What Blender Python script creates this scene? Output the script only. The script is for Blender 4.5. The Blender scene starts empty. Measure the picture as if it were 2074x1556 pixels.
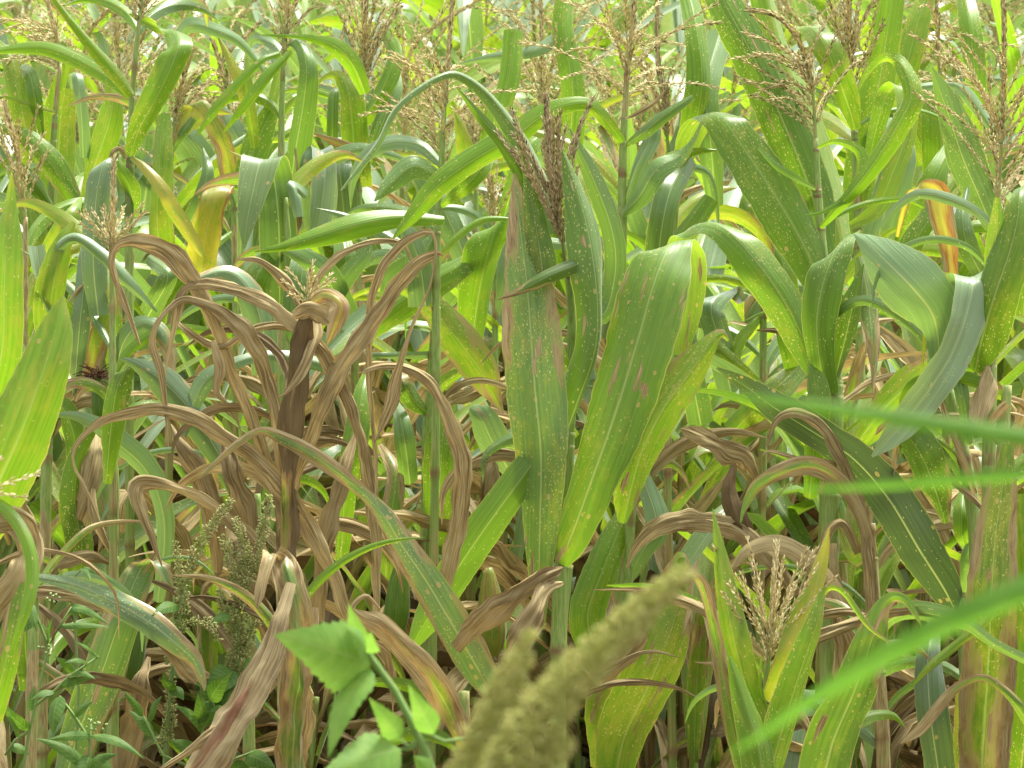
import bpy, math, random
from mathutils import Vector, Matrix, noise as mn

R = math.radians
sc = bpy.context.scene
col = sc.collection

# ------------------------------------------------------------------ camera, sky, sun, exposure
PITCH, CAMZ, FPX = R(6.65), 1.8, 9000.0
CX, CY = 1037.0, 778.0
cam_d = bpy.data.cameras.new('camera')
cam = bpy.data.objects.new('camera', cam_d)
col.objects.link(cam)
cam.location = (0, 0, CAMZ)
cam.rotation_euler = (R(90) - PITCH, 0, 0)
cam_d.sensor_width = 36.0
cam_d.lens = 36.0 * FPX / 2074.0
cam_d.clip_start, cam_d.clip_end = 0.1, 2000
cam_d.dof.use_dof = True
cam_d.dof.focus_distance = 6.15
cam_d.dof.aperture_fstop = 23
sc.camera = cam

world = bpy.data.worlds.new('World')
sc.world = world
world.use_nodes = True
wn = world.node_tree
wn.nodes.clear()
sky = wn.nodes.new('ShaderNodeTexSky')
sky.sky_type = 'NISHITA'
sky.sun_disc = False
SUN_EL, SUN_AZ = R(64), R(34)          # high, behind the field and a little to the right
sky.sun_elevation, sky.sun_rotation = SUN_EL, SUN_AZ
sky.air_density, sky.dust_density, sky.ozone_density = 1.0, 4.0, 1.0
hs = wn.nodes.new('ShaderNodeHueSaturation')
hs.inputs['Saturation'].default_value = 0.03      # overcast: the blue is veiled by cloud
bg = wn.nodes.new('ShaderNodeBackground')
bg.inputs['Strength'].default_value = 0.105
wo = wn.nodes.new('ShaderNodeOutputWorld')
wn.links.new(sky.outputs[0], hs.inputs['Color'])
wn.links.new(hs.outputs[0], bg.inputs['Color'])
wn.links.new(bg.outputs[0], wo.inputs['Surface'])

sun_d = bpy.data.lights.new('sun', 'SUN')
sun_d.energy, sun_d.angle, sun_d.color = 1.9, R(11), (1.0, 0.95, 0.83)
sun = bpy.data.objects.new('sun', sun_d)
col.objects.link(sun)
sdir = Vector((math.sin(SUN_AZ) * math.cos(SUN_EL), math.cos(SUN_AZ) * math.cos(SUN_EL), math.sin(SUN_EL)))
sun.rotation_euler = sdir.to_track_quat('Z', 'Y').to_euler()
sun.location = (0, 0, 30)

sc.view_settings.view_transform = 'Standard'
sc.view_settings.look = 'None'
sc.view_settings.exposure = 1.95
sc.view_settings.gamma = 1.0
sc.cycles.max_bounces = 8
sc.cycles.diffuse_bounces = 4
sc.cycles.glossy_bounces = 2
sc.cycles.transmission_bounces = 6
sc.cycles.caustics_reflective = False
sc.cycles.caustics_refractive = False

VR = Vector((1, 0, 0))
VF = Vector((0, math.cos(PITCH), -math.sin(PITCH)))
VU = Vector((0, math.sin(PITCH), math.cos(PITCH)))
CAM = Vector((0, 0, CAMZ))

def at(x, y, d):
    """the point at depth d that is seen at photo pixel x, y"""
    return CAM + d * (VF + VR * ((x - CX) / FPX) - VU * ((y - CY) / FPX))

def rnd(a, b):
    return a + (b - a) * random.random()

# ------------------------------------------------------------------ node helpers
class NT:
    def __init__(self, name):
        self.m = bpy.data.materials.new(name)
        self.m.use_nodes = True
        self.t = self.m.node_tree
        self.t.nodes.clear()
        self.out = self.t.nodes.new('ShaderNodeOutputMaterial')
    def n(self, kind, **kw):
        nd = self.t.nodes.new(kind)
        for k, v in kw.items():
            setattr(nd, k, v)
        return nd
    def put(self, sock, v):
        if hasattr(v, 'is_output'):
            self.t.links.new(v, sock)
        elif isinstance(v, (tuple, list)):
            sock.default_value = tuple(v) + ((1.0,) if len(v) == 3 and len(sock.default_value) == 4 else ())
        else:
            sock.default_value = v
    def math(self, op, a, b=0.0, c=0.0, clamp=False):
        nd = self.n('ShaderNodeMath', operation=op, use_clamp=clamp)
        for i, v in enumerate((a, b, c)):
            self.put(nd.inputs[i], v)
        return nd.outputs[0]
    def mix(self, f, a, b):
        nd = self.n('ShaderNodeMix', data_type='RGBA')
        self.put(nd.inputs['Factor'], f)
        self.put(nd.inputs[6], a)
        self.put(nd.inputs[7], b)
        return nd.outputs[2]
    def step(self, x, lo, hi):
        nd = self.n('ShaderNodeMapRange', interpolation_type='SMOOTHSTEP')
        self.put(nd.inputs['Value'], x)
        nd.inputs['From Min'].default_value = lo
        nd.inputs['From Max'].default_value = hi
        return nd.outputs[0]
    def attr(self, name):
        return self.n('ShaderNodeAttribute', attribute_name=name)
    def vscale(self, v, s):
        nd = self.n('ShaderNodeVectorMath', operation='MULTIPLY')
        self.put(nd.inputs[0], v)
        nd.inputs[1].default_value = s
        return nd.outputs[0]
    def noise(self, v, detail=2.0, scale=1.0, rough=0.5):
        nd = self.n('ShaderNodeTexNoise')
        self.put(nd.inputs['Vector'], v)
        nd.inputs['Scale'].default_value = scale
        nd.inputs['Detail'].default_value = detail
        nd.inputs['Roughness'].default_value = rough
        return nd.outputs['Fac']

def leaf_material():
    """corn leaf: lf = (across, along, dryness, yellowing), lg = (flecks, lesions, blueness, depth of green and of painted shade)"""
    m = NT('corn_leaf')
    a, b, uv = m.attr('lf'), m.attr('lg'), m.attr('uvm')
    s1, s2 = m.n('ShaderNodeSeparateColor'), m.n('ShaderNodeSeparateColor')
    m.t.links.new(a.outputs['Color'], s1.inputs[0])
    m.t.links.new(b.outputs['Color'], s2.inputs[0])
    u, v, dry, yel = s1.outputs[0], s1.outputs[1], s1.outputs[2], a.outputs['Alpha']
    fleck, les, blue, val = s2.outputs[0], s2.outputs[1], s2.outputs[2], b.outputs['Alpha']
    co = uv.outputs['Vector']
    streak = m.noise(m.vscale(co, (760, 17, 1)), 3)
    rib = m.noise(m.vscale(co, (300, 2.5, 1)), 1)
    big = m.noise(m.vscale(co, (26, 9, 1)), 3)
    mid = m.noise(m.vscale(co, (120, 36, 1)), 3, rough=0.65)
    lesn = m.noise(m.vscale(co, (75, 11, 1)), 2)
    edge = m.math('MULTIPLY', m.math('ABSOLUTE', m.math('SUBTRACT', u, 0.5)), 2.0)
    # greens
    top = m.mix(blue, (0.128, 0.250, 0.020), (0.140, 0.240, 0.100))
    back = m.mix(blue, (0.158, 0.262, 0.040), (0.180, 0.275, 0.140))
    geo = m.n('ShaderNodeNewGeometry')
    g = m.mix(geo.outputs['Backfacing'], top, back)
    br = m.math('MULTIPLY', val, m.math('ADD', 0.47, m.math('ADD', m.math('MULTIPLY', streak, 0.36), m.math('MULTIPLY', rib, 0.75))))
    hv = m.n('ShaderNodeHueSaturation')
    m.put(hv.inputs['Value'], br)
    m.put(hv.inputs['Color'], g)
    g = hv.outputs[0]
    # yellowing
    ym = m.step(m.math('ADD', m.math('MULTIPLY', yel, 1.1), m.math('ADD', m.math('MULTIPLY', m.math('SUBTRACT', mid, 0.5), 1.5), m.math('MULTIPLY', m.math('SUBTRACT', big, 0.5), 0.9))), 0.25, 1.05)
    g = m.mix(m.math('MULTIPLY', ym, 0.85), g, m.mix(m.step(yel, 0.6, 0.85), (0.29, 0.33, 0.05), (0.40, 0.34, 0.075)))
    # pale flecks, drawn out along the leaf
    wide = m.noise(m.vscale(co, (9, 4.5, 1)), 2)
    fleck = m.math('MULTIPLY', fleck, m.math('ADD', 0.15, m.math('MULTIPLY', m.step(wide, 0.36, 0.64), 1.35)))
    def flecks(scale, thr, dens, seed):
        vo = m.n('ShaderNodeTexVoronoi')
        m.put(vo.inputs['Vector'], m.vscale(co, scale))
        vo.inputs['Scale'].default_value = 1.0
        sp = m.n('ShaderNodeSeparateColor')
        m.t.links.new(vo.outputs['Color'], sp.inputs[0])
        near = m.math('LESS_THAN', vo.outputs['Distance'], m.math('MULTIPLY', m.math('ADD', sp.outputs[1], 0.35), thr))
        patch = m.math('MULTIPLY', dens, m.math('ADD', 0.08, m.math('MULTIPLY', m.step(big, 0.36, 0.66), 1.35)))
        return m.math('MULTIPLY', near, m.math('LESS_THAN', sp.outputs[0], patch))
    f1 = flecks((500, 215, 1), 0.235, m.math('MULTIPLY', fleck, 1.9), 0)
    f2 = flecks((220, 105, 1), 0.16, m.math('MULTIPLY', fleck, 0.7), 1)
    fl = m.math('MAXIMUM', f1, f2)
    g = m.mix(m.math('MULTIPLY', fl, 0.9), g, (0.60, 0.61, 0.20))
    vo = m.n('ShaderNodeTexVoronoi')
    m.put(vo.inputs['Vector'], m.vscale(co, (95, 62, 1)))
    vo.inputs['Scale'].default_value = 1.0
    sp = m.n('ShaderNodeSeparateColor')
    m.t.links.new(vo.outputs['Color'], sp.inputs[0])
    sz = m.math('ADD', 0.05, m.math('MULTIPLY', sp.outputs[1], 0.20))
    blot = m.math('MULTIPLY', m.math('LESS_THAN', m.math('ADD', vo.outputs['Distance'], m.math('MULTIPLY', m.math('SUBTRACT', mid, 0.5), 0.35)), sz), m.math('LESS_THAN', sp.outputs[0], m.math('MULTIPLY', les, 0.45)))
    g = m.mix(m.math('MULTIPLY', blot, 0.8), g, (0.42, 0.33, 0.15))
    # midrib and margins
    rw = m.math('SUBTRACT', 0.052, m.math('MULTIPLY', v, 0.042))
    rb = m.math('LESS_THAN', edge, rw)
    g = m.mix(m.math('MULTIPLY', rb, m.math('ADD', 0.42, m.math('MULTIPLY', m.math('MINIMUM', blue, 1.0), 0.40))), g, (0.38, 0.46, 0.22))
    mg = m.step(edge, 0.955, 0.985)
    g = m.mix(m.math('MULTIPLY', mg, 0.6), g, (0.45, 0.46, 0.16))
    # dying tissue: yellow halo, rust, tan
    lm = m.math('MULTIPLY', m.step(lesn, 0.60, 0.68), m.math('GREATER_THAN', les, 0.02))
    lm = m.math('MULTIPLY', lm, m.step(m.math('ADD', les, m.math('MULTIPLY', m.math('SUBTRACT', big, 0.5), 1.2)), 0.25, 0.55))
    d = m.math('MULTIPLY', dry, 1.25)
    d = m.math('ADD', d, m.math('MULTIPLY', m.math('SUBTRACT', m.math('ADD', m.math('ADD', m.math('MULTIPLY', big, 0.42), m.math('MULTIPLY', streak, 0.16)), m.math('MULTIPLY', lesn, 0.42)), 0.5), m.math('MULTIPLY', m.math('GREATER_THAN', dry, 0.01), 1.3)))
    d = m.math('ADD', d, m.math('MULTIPLY', m.math('SUBTRACT', edge, 0.55), m.math('MULTIPLY', m.math('GREATER_THAN', dry, 0.01), 0.30)))
    d = m.math('MAXIMUM', d, m.math('MULTIPLY', lm, 0.78))
    g = m.mix(m.step(d, 0.39, 0.46), g, m.mix(m.step(yel, 0.5, 0.9), (0.33, 0.31, 0.10), (0.40, 0.31, 0.06)))
    rust = m.mix(m.step(yel, 0.5, 0.9), m.mix(m.step(mid, 0.3, 0.7), (0.22, 0.145, 0.055), (0.38, 0.285, 0.13)), m.mix(m.step(mid, 0.3, 0.7), (0.25, 0.115, 0.032), (0.38, 0.205, 0.06)))
    g = m.mix(m.step(d, 0.465, 0.52), g, rust)
    tan1 = m.mix(m.step(streak, 0.30, 0.68), (0.190, 0.132, 0.050), (0.48, 0.392, 0.200))
    tan1 = m.mix(m.math('MULTIPLY', m.step(mid, 0.50, 0.75), 0.45), tan1, (0.20, 0.132, 0.058))
    tan1 = m.mix(m.math('MULTIPLY', m.step(big, 0.45, 0.7), 0.55), tan1, (0.56, 0.465, 0.245))
    ribdry = m.math('MULTIPLY', rb, 0.5)
    tan1 = m.mix(ribdry, tan1, (0.46, 0.37, 0.17))
    tan1 = m.mix(m.step(val, 0.90, 0.45), tan1, (0.090, 0.058, 0.024))  # low val darkens the tan: old leaves, and shade painted into the lower ones
    dm = m.step(d, 0.53, 0.61)
    g = m.mix(dm, g, tan1)
    # the wine-red streak some dying blades show beside the midrib
    red = m.math('MULTIPLY', m.step(blue, 1.2, 1.4), m.math('MULTIPLY', m.step(m.math('ADD', u, m.math('MULTIPLY', lesn, 0.15)), 0.50, 0.58), m.math('MULTIPLY', m.step(m.math('ADD', u, m.math('MULTIPLY', streak, 0.12)), 0.80, 0.72), m.math('MULTIPLY', m.step(v, 0.35, 0.45), m.step(lesn, 0.36, 0.52)))))
    g = m.mix(m.math('MULTIPLY', red, m.math('ADD', 0.25, m.math('MULTIPLY', mid, 0.7))), g, (0.20, 0.036, 0.016))
    # surface
    pr = m.n('ShaderNodeBsdfPrincipled')
    m.put(pr.inputs['Base Color'], g)
    m.put(pr.inputs['Roughness'], m.math('ADD', 0.36, m.math('MULTIPLY', dm, 0.35)))
    m.put(pr.inputs['Specular IOR Level'], m.math('SUBTRACT', m.math('ADD', 0.48, m.math('MULTIPLY', m.math('MINIMUM', blue, 1.0), 0.35)), m.math('MULTIPLY', dm, 0.3)))
    m.put(pr.inputs['Sheen Weight'], m.math('MULTIPLY', m.math('SUBTRACT', 1.0, dm), m.math('ADD', 0.24, m.math('MULTIPLY', m.math('MINIMUM', blue, 1.0), 0.36))))
    pr.inputs['Sheen Roughness'].default_value = 0.35
    bp = m.n('ShaderNodeBump')
    bp.inputs['Strength'].default_value = 0.45
    bp.inputs['Distance'].default_value = 0.0012
    m.put(bp.inputs['Height'], m.math('ADD', m.math('MULTIPLY', rib, 1.0), m.math('MULTIPLY', streak, 0.4)))
    m.put(pr.inputs['Normal'], bp.outputs[0])
    tr = m.n('ShaderNodeBsdfTranslucent')
    tcol = m.n('ShaderNodeMix', data_type='RGBA', blend_type='MULTIPLY')
    tcol.inputs['Factor'].default_value = 1.0
    m.put(tcol.inputs[6], g)
    m.put(tcol.inputs[7], m.mix(m.step(m.math('MAXIMUM', d, m.math('MULTIPLY', fl, 0.6)), 0.36, 0.46), (1.75, 1.66, 0.62), (1.2, 1.08, 0.8)))
    m.put(tr.inputs['Color'], tcol.outputs[2])
    ms = m.n('ShaderNodeMixShader')
    m.put(ms.inputs[0], m.math('SUBTRACT', m.math('SUBTRACT', 0.41, m.math('MULTIPLY', m.math('MINIMUM', blue, 1.0), 0.14)), m.math('MULTIPLY', dm, 0.24)))
    m.t.links.new(pr.outputs[0], ms.inputs[1])
    m.t.links.new(tr.outputs[0], ms.inputs[2])
    m.t.links.new(ms.outputs[0], m.out.inputs['Surface'])
    return m.m

def stalk_material():
    """vc.r = darkness near a node, vc.g = dryness, vc.b = along"""
    m = NT('corn_stalk')
    a = m.attr('vc')
    s = m.n('ShaderNodeSeparateColor')
    m.t.links.new(a.outputs['Color'], s.inputs[0])
    tc = m.n('ShaderNodeTexCoord')
    st = m.noise(m.vscale(tc.outputs['Object'], (420, 420, 9)), 2)
    sp = m.noise(m.vscale(tc.outputs['Object'], (60, 60, 22)), 3)
    g = m.mix(m.step(st, 0.3, 0.7), (0.17, 0.29, 0.045), (0.31, 0.41, 0.11))
    t = m.mix(m.step(st, 0.3, 0.7), (0.27, 0.20, 0.07), (0.47, 0.39, 0.17))
    dr = m.step(m.math('ADD', s.outputs[1], m.math('MULTIPLY', m.math('SUBTRACT', sp, 0.5), 1.1)), 0.50, 0.80)
    c = m.mix(dr, g, t)
    c = m.mix(m.math('MULTIPLY', s.outputs[0], m.step(sp, 0.25, 0.6)), c, (0.19, 0.095, 0.04))
    pr = m.n('ShaderNodeBsdfPrincipled')
    m.put(pr.inputs['Base Color'], c)
    pr.inputs['Roughness'].default_value = 0.5
    m.t.links.new(pr.outputs[0], m.out.inputs['Surface'])
    return m.m

def speckle_material(name, dark, mid_, light, trans=0.2):
    """many small pieces, each with its own shade in vc.r"""
    m = NT(name)
    a = m.attr('vc')
    s = m.n('ShaderNodeSeparateColor')
    m.t.links.new(a.outputs['Color'], s.inputs[0])
    c = m.mix(m.step(s.outputs[0], 0.0, 0.5), dark, mid_)
    c = m.mix(m.step(s.outputs[0], 0.5, 1.0), c, light)
    pr = m.n('ShaderNodeBsdfPrincipled')
    m.put(pr.inputs['Base Color'], c)
    pr.inputs['Roughness'].default_value = 0.7
    pr.inputs['Specular IOR Level'].default_value = 0.25
    tr = m.n('ShaderNodeBsdfTranslucent')
    m.put(tr.inputs['Color'], c)
    ms = m.n('ShaderNodeMixShader')
    ms.inputs[0].default_value = trans
    m.t.links.new(pr.outputs[0], ms.inputs[1])
    m.t.links.new(tr.outputs[0], ms.inputs[2])
    m.t.links.new(ms.outputs[0], m.out.inputs['Surface'])
    return m.m

def broad_material(name, c1, c2, tmul, tw):
    """soft broad-leaved weeds and grass: lf = (across, along, ...)"""
    m = NT(name)
    a, uv = m.attr('lf'), m.attr('uvm')
    s = m.n('ShaderNodeSeparateColor')
    m.t.links.new(a.outputs['Color'], s.inputs[0])
    u, v = s.outputs[0], s.outputs[1]
    edge = m.math('MULTIPLY', m.math('ABSOLUTE', m.math('SUBTRACT', u, 0.5)), 2.0)
    n1 = m.noise(m.vscale(uv.outputs['Vector'], (60, 60, 1)), 3)
    c = m.mix(m.step(n1, 0.3, 0.7), c1, c2)
    # side veins run out and forward from the midrib
    ph = m.math('FRACT', m.math('MULTIPLY', m.math('SUBTRACT', v, m.math('MULTIPLY', edge, 0.16)), 8.0))
    vein = m.math('LESS_THAN', m.math('ABSOLUTE', m.math('SUBTRACT', ph, 0.5)), 0.06)
    rib = m.math('LESS_THAN', edge, 0.05)
    vv = m.math('MULTIPLY', m.math('MAXIMUM', vein, rib), 0.35)
    c = m.mix(vv, c, (0.26, 0.36, 0.14))
    pr = m.n('ShaderNodeBsdfPrincipled')
    m.put(pr.inputs['Base Color'], c)
    pr.inputs['Roughness'].default_value = 0.62
    pr.inputs['Specular IOR Level'].default_value = 0.3
    tr = m.n('ShaderNodeBsdfTranslucent')
    tcol = m.n('ShaderNodeMix', data_type='RGBA', blend_type='MULTIPLY')
    tcol.inputs['Factor'].default_value = 1.0
    m.put(tcol.inputs[6], c)
    m.put(tcol.inputs[7], tmul)
    m.put(tr.inputs['Color'], tcol.outputs[2])
    ms = m.n('ShaderNodeMixShader')
    ms.inputs[0].default_value = tw
    m.t.links.new(pr.outputs[0], ms.inputs[1])
    m.t.links.new(tr.outputs[0], ms.inputs[2])
    m.t.links.new(ms.outputs[0], m.out.inputs['Surface'])
    return m.m

def ground_material():
    m = NT('field_soil')
    tc = m.n('ShaderNodeTexCoord')
    a = m.noise(tc.outputs['Object'], 6, 2.5)
    b = m.noise(tc.outputs['Object'], 4, 26.0)
    c = m.mix(m.step(a, 0.35, 0.65), (0.050, 0.034, 0.020), (0.110, 0.075, 0.042))
    c = m.mix(m.math('MULTIPLY', m.step(b, 0.5, 0.7), 0.6), c, (0.20, 0.15, 0.09))
    pr = m.n('ShaderNodeBsdfPrincipled')
    m.put(pr.inputs['Base Color'], c)
    pr.inputs['Roughness'].default_value = 0.95
    bp = m.n('ShaderNodeBump')
    bp.inputs['Distance'].default_value = 0.03
    m.put(bp.inputs['Height'], b)
    m.put(pr.inputs['Normal'], bp.outputs[0])
    m.t.links.new(pr.outputs[0], m.out.inputs['Surface'])
    return m.m

M_LEAF = leaf_material()
M_STALK = stalk_material()
M_TASSEL = speckle_material('dry_tassel', (0.20, 0.150, 0.060), (0.60, 0.520, 0.260), (0.86, 0.80, 0.54), 0.38)
M_TASSELD = speckle_material('old_dark_tassel', (0.17, 0.128, 0.056), (0.49, 0.41, 0.215), (0.75, 0.675, 0.45), 0.25)
M_SEED = speckle_material('pigweed_seed_head', (0.11, 0.12, 0.035), (0.34, 0.37, 0.12), (0.56, 0.57, 0.26), 0.2)
M_SEEDF = speckle_material('pigweed_plume', (0.17, 0.19, 0.035), (0.42, 0.44, 0.11), (0.62, 0.62, 0.24), 0.2)
M_WEED = broad_material('weed_leaf', (0.055, 0.135, 0.016), (0.095, 0.190, 0.030), (2.0, 1.9, 0.8), 0.35)
M_FORE = broad_material('fresh_weed_leaf', (0.13, 0.28, 0.045), (0.18, 0.34, 0.06), (1.6, 1.5, 1.0), 0.45)
M_GRASS = broad_material('grass_blade', (0.09, 0.225, 0.025), (0.12, 0.27, 0.035), (1.3, 1.4, 0.8), 0.42)
M_STEM = speckle_material('weed_stem', (0.12, 0.20, 0.05), (0.20, 0.32, 0.09), (0.30, 0.40, 0.15), 0.1)
M_SOIL = ground_material()
M_HUSK = M_LEAF
M_SILK = speckle_material('corn_silk', (0.03, 0.01, 0.008), (0.075, 0.022, 0.016), (0.16, 0.07, 0.04), 0.05)

# ------------------------------------------------------------------ mesh helpers
def setattr_pts(me, name, kind, flat):
    at_ = me.attributes.new(name, kind, 'POINT')
    at_.data.foreach_set('vector' if kind == 'FLOAT_VECTOR' else 'color', flat)

def mesh_obj(name, verts, faces, mat, parent=None, attrs=None, smooth=True):
    me = bpy.data.meshes.new(name)
    me.from_pydata(verts, [], faces)
    if smooth:
        me.polygons.foreach_set('use_smooth', [True] * len(faces))
    for an, (kd, fl) in (attrs or {}).items():
        setattr_pts(me, an, kd, fl)
    me.materials.append(mat)
    me.update()
    o = bpy.data.objects.new(name, me)
    col.objects.link(o)
    if parent is not None:
        o.parent = parent
    return o

def thing(name, loc, label, cat, group=None):
    o = bpy.data.objects.new(name, None)
    o.empty_display_size = 0.05
    o.location = loc
    col.objects.link(o)
    o['label'], o['category'] = label, cat
    if group:
        o['group'] = group
    return o

def cr(p0, p1, p2, p3, t):
    return 0.5 * ((2 * p1) + (p2 - p0) * t + (2 * p0 - 5 * p1 + 4 * p2 - p3) * t * t + (3 * p1 - p0 - 3 * p2 + p3) * t ** 3)

def resample(pts, n):
    """Catmull-Rom through lists of floats, n+1 samples roughly even in arc length of the first components"""
    k = len(pts)
    ext = [[2 * a - b for a, b in zip(pts[0], pts[1])]] + pts + [[2 * a - b for a, b in zip(pts[-1], pts[-2])]]
    dense = []
    for i in range(k - 1):
        for j in range(16):
            t = j / 16
            dense.append([cr(ext[i][c], ext[i + 1][c], ext[i + 2][c], ext[i + 3][c], t) for c in range(len(pts[0]))])
    dense.append(list(pts[-1]))
    acc = [0.0]
    for a, b in zip(dense, dense[1:]):
        acc.append(acc[-1] + math.sqrt(sum((a[c] - b[c]) ** 2 for c in range(3))) + 1e-9)
    out, j = [], 0
    for i in range(n + 1):
        s = acc[-1] * i / n
        while j < len(acc) - 2 and acc[j + 1] < s:
            j += 1
        f = (s - acc[j]) / (acc[j + 1] - acc[j])
        out.append([a + (b - a) * f for a, b in zip(dense[j], dense[j + 1])])
    return out

NU = 10
def ribbon(name, P, W, mat, parent, origin, dry=(0, 0), yel=0.1, fleck=0.4, les=0.1, blue=0.0, val=1.0,
           curl=0.5, crease=0.15, wave=0.0, crumple=0.0, pleat=0.0, half=False):
    """a leaf blade along P with half-width vectors W; a curled cross section, wavy margins"""
    n = len(P)
    offx, offy = rnd(0, 40), rnd(0, 40)
    verts, lf, lg, uvm = [], [], [], []
    s, ph1, ph2, fr = 0.0, rnd(0, 6.28), rnd(0, 6.28), rnd(28, 44)
    L = sum((P[i + 1] - P[i]).length for i in range(n - 1)) or 1e-6
    cseed = Vector((rnd(0, 50), rnd(0, 50), rnd(0, 50)))
    prevN = None
    hi = sum(w.z * w.length for w in W) > 0
    for i in range(n):
        T = (P[min(i + 1, n - 1)] - P[max(i - 1, 0)])
        if T.length < 1e-7:
            T = Vector((0, 0, 1))
        T.normalize()
        w = W[i] - T * W[i].dot(T) * 0.6
        hw = W[i].length
        if w.length > 1e-7:
            w = w.normalized() * hw
        N = T.cross(w)
        if N.length < 1e-9:
            N = prevN or VF.copy()
        N.normalize()
        if prevN is not None and N.dot(prevN) < -0.3:
            pass
        prevN = N
        if i:
            s += (P[i] - P[i - 1]).length
        t = s / L
        dv = dry[0] + (dry[1] - dry[0]) * (t ** 1.4)
        k = curl * (0.75 + 0.5 * math.sin(ph1 + 5 * t) + (0.5 * math.sin(ph2 + 13 * t) if pleat else 0))
        for j in range(NU + 1):
            u = -1 + 2 * j / NU
            a = k * u
            if abs(k) > 0.02:
                x, z = math.sin(a) / k, (1 - math.cos(a)) / k
            else:
                x, z = u, 0
            z += crease * (abs(u) - 0.4)
            env = min(1.0, t * 5) * min(1.0, (1 - t) * 4)
            z += wave * env * u * u * math.sin(fr * s + (ph1 if u > 0 else ph2) + 0.6 * math.sin(17 * s))
            p = P[i] + w * x + N * (z * hw)
            if not pleat:
                x *= 1 + 0.05 * mn.noise(Vector((s * 30, u * 0.5 + 7, ph1 * 9))) + (0.05 * mn.noise(Vector((s * 95, (2 if u > 0 else 6), ph2 * 5))) if abs(u) > .7 else 0)
                p = P[i] + w * x + N * (z * hw)
            if pleat:
                z += pleat * (math.sin(u * 6.5 + 2.2 * math.sin(s * 21 + ph1) + ph2) * 0.6 + 0.5 * math.sin(u * 13 + ph1 + s * 30)) * min(1, t * 6)
                x *= 1 + pleat * 1.1 * mn.noise(Vector((s * 42, u * 0.8 + 5, ph1 * 9))) + pleat * 0.9 * mn.noise(Vector((s * 14, (1 if u > 0 else 3), ph2 * 9)))
                p = P[i] + w * x + N * (z * hw)
            if crumple:
                q = p * 26 + cseed
                p = p + N * (crumple * hw * (mn.noise(q) * 1.1 + 0.6 * mn.noise(q * 2.7))) + w * (crumple * 0.3 * mn.noise(q * 1.7 + Vector((9, 3, 1))))
            p = p - origin
            verts.append(p)
            ua = (u + 1) / 2
            if half:
                ua = 0.5 + 0.5 * ((1 - ua) if hi else ua)
            lf += [ua, t, dv, yel]
            lg += [fleck, les, blue, val]
            uvm += [offx + u * hw, offy + s, 0.0]
    faces = []
    for i in range(n - 1):
        for j in range(NU):
            a0 = i * (NU + 1) + j
            faces.append((a0, a0 + 1, a0 + NU + 2, a0 + NU + 1))
    return mesh_obj(name, verts, faces, mat, parent,
                    {'lf': ('FLOAT_COLOR', lf), 'lg': ('FLOAT_COLOR', lg), 'uvm': ('FLOAT_VECTOR', uvm)})

def perp(T):
    a = Vector((0, 0, 1)) if abs(T.z) < 0.9 else Vector((1, 0, 0))
    X = T.cross(a).normalized()
    return X, T.cross(X).normalized()

def tube_geo(P, rad, ns, verts, faces, base=0):
    n = len(P)
    b0 = len(verts)
    for i in range(n):
        T = (P[min(i + 1, n - 1)] - P[max(i - 1, 0)]).normalized()
        X, Y = perp(T)
        for k in range(ns):
            an = 2 * math.pi * k / ns
            verts.append(P[i] + (X * math.cos(an) + Y * math.sin(an)) * rad[i])
    for i in range(n - 1):
        for k in range(ns):
            a, b = b0 + i * ns + k, b0 + i * ns + (k + 1) % ns
            faces.append((a, b, b + ns, a + ns))
    faces.append(tuple(b0 + (n - 1) * ns + k for k in range(ns)))

def stalk(name, P, rad, parent, origin, dry=0.3, node_every=0.14, ns=10):
    """jointed stalk from bottom to top: swollen, browned nodes"""
    fine = resample([[p.x, p.y, p.z, r] for p, r in zip(P, rad)], max(12, int(sum((P[i + 1] - P[i]).length for i in range(len(P) - 1)) / 0.012)))
    s, V, Fa, vc = 0.0, [], [], []
    pts, rr = [], []
    ph = rnd(0, node_every)
    for i, q in enumerate(fine):
        p = Vector(q[:3]) - origin
        if i:
            s += (p - pts[-1]).length
        f = ((s + ph) % node_every) / node_every
        near = min(f, 1 - f) * node_every
        sw = math.exp(-(near / 0.007) ** 2)
        # the sheath thins the tube upward from each node
        pts.append(p)
        rr.append(q[3] * (1.0 + 0.16 * sw + 0.10 * (1 - f)))
        d_ = min(1.0, dry + 0.25 * (1 - f))
        vc += [min(1.0, sw * 1.0), d_, s, 1.0] * ns
    tube_geo(pts, rr, ns, V, Fa)
    return mesh_obj(name, V, Fa, M_STALK, parent, {'vc': ('FLOAT_COLOR', vc)})

def spikelet(V, Fa, vc, p, d, ln, wd, shade):
    X, Y = perp(d)
    b = len(V)
    V += [p, p + d * ln * 0.45 + X * wd, p + d * ln * 0.45 + Y * wd, p + d * ln * 0.45 - X * wd, p + d * ln * 0.45 - Y * wd, p + d * ln]
    for k in range(4):
        a, c = b + 1 + k, b + 1 + (k + 1) % 4
        Fa.append((b, c, a))
        Fa.append((b + 5, a, c))
    vc += [shade, 0, 0, 1] * 6

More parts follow.
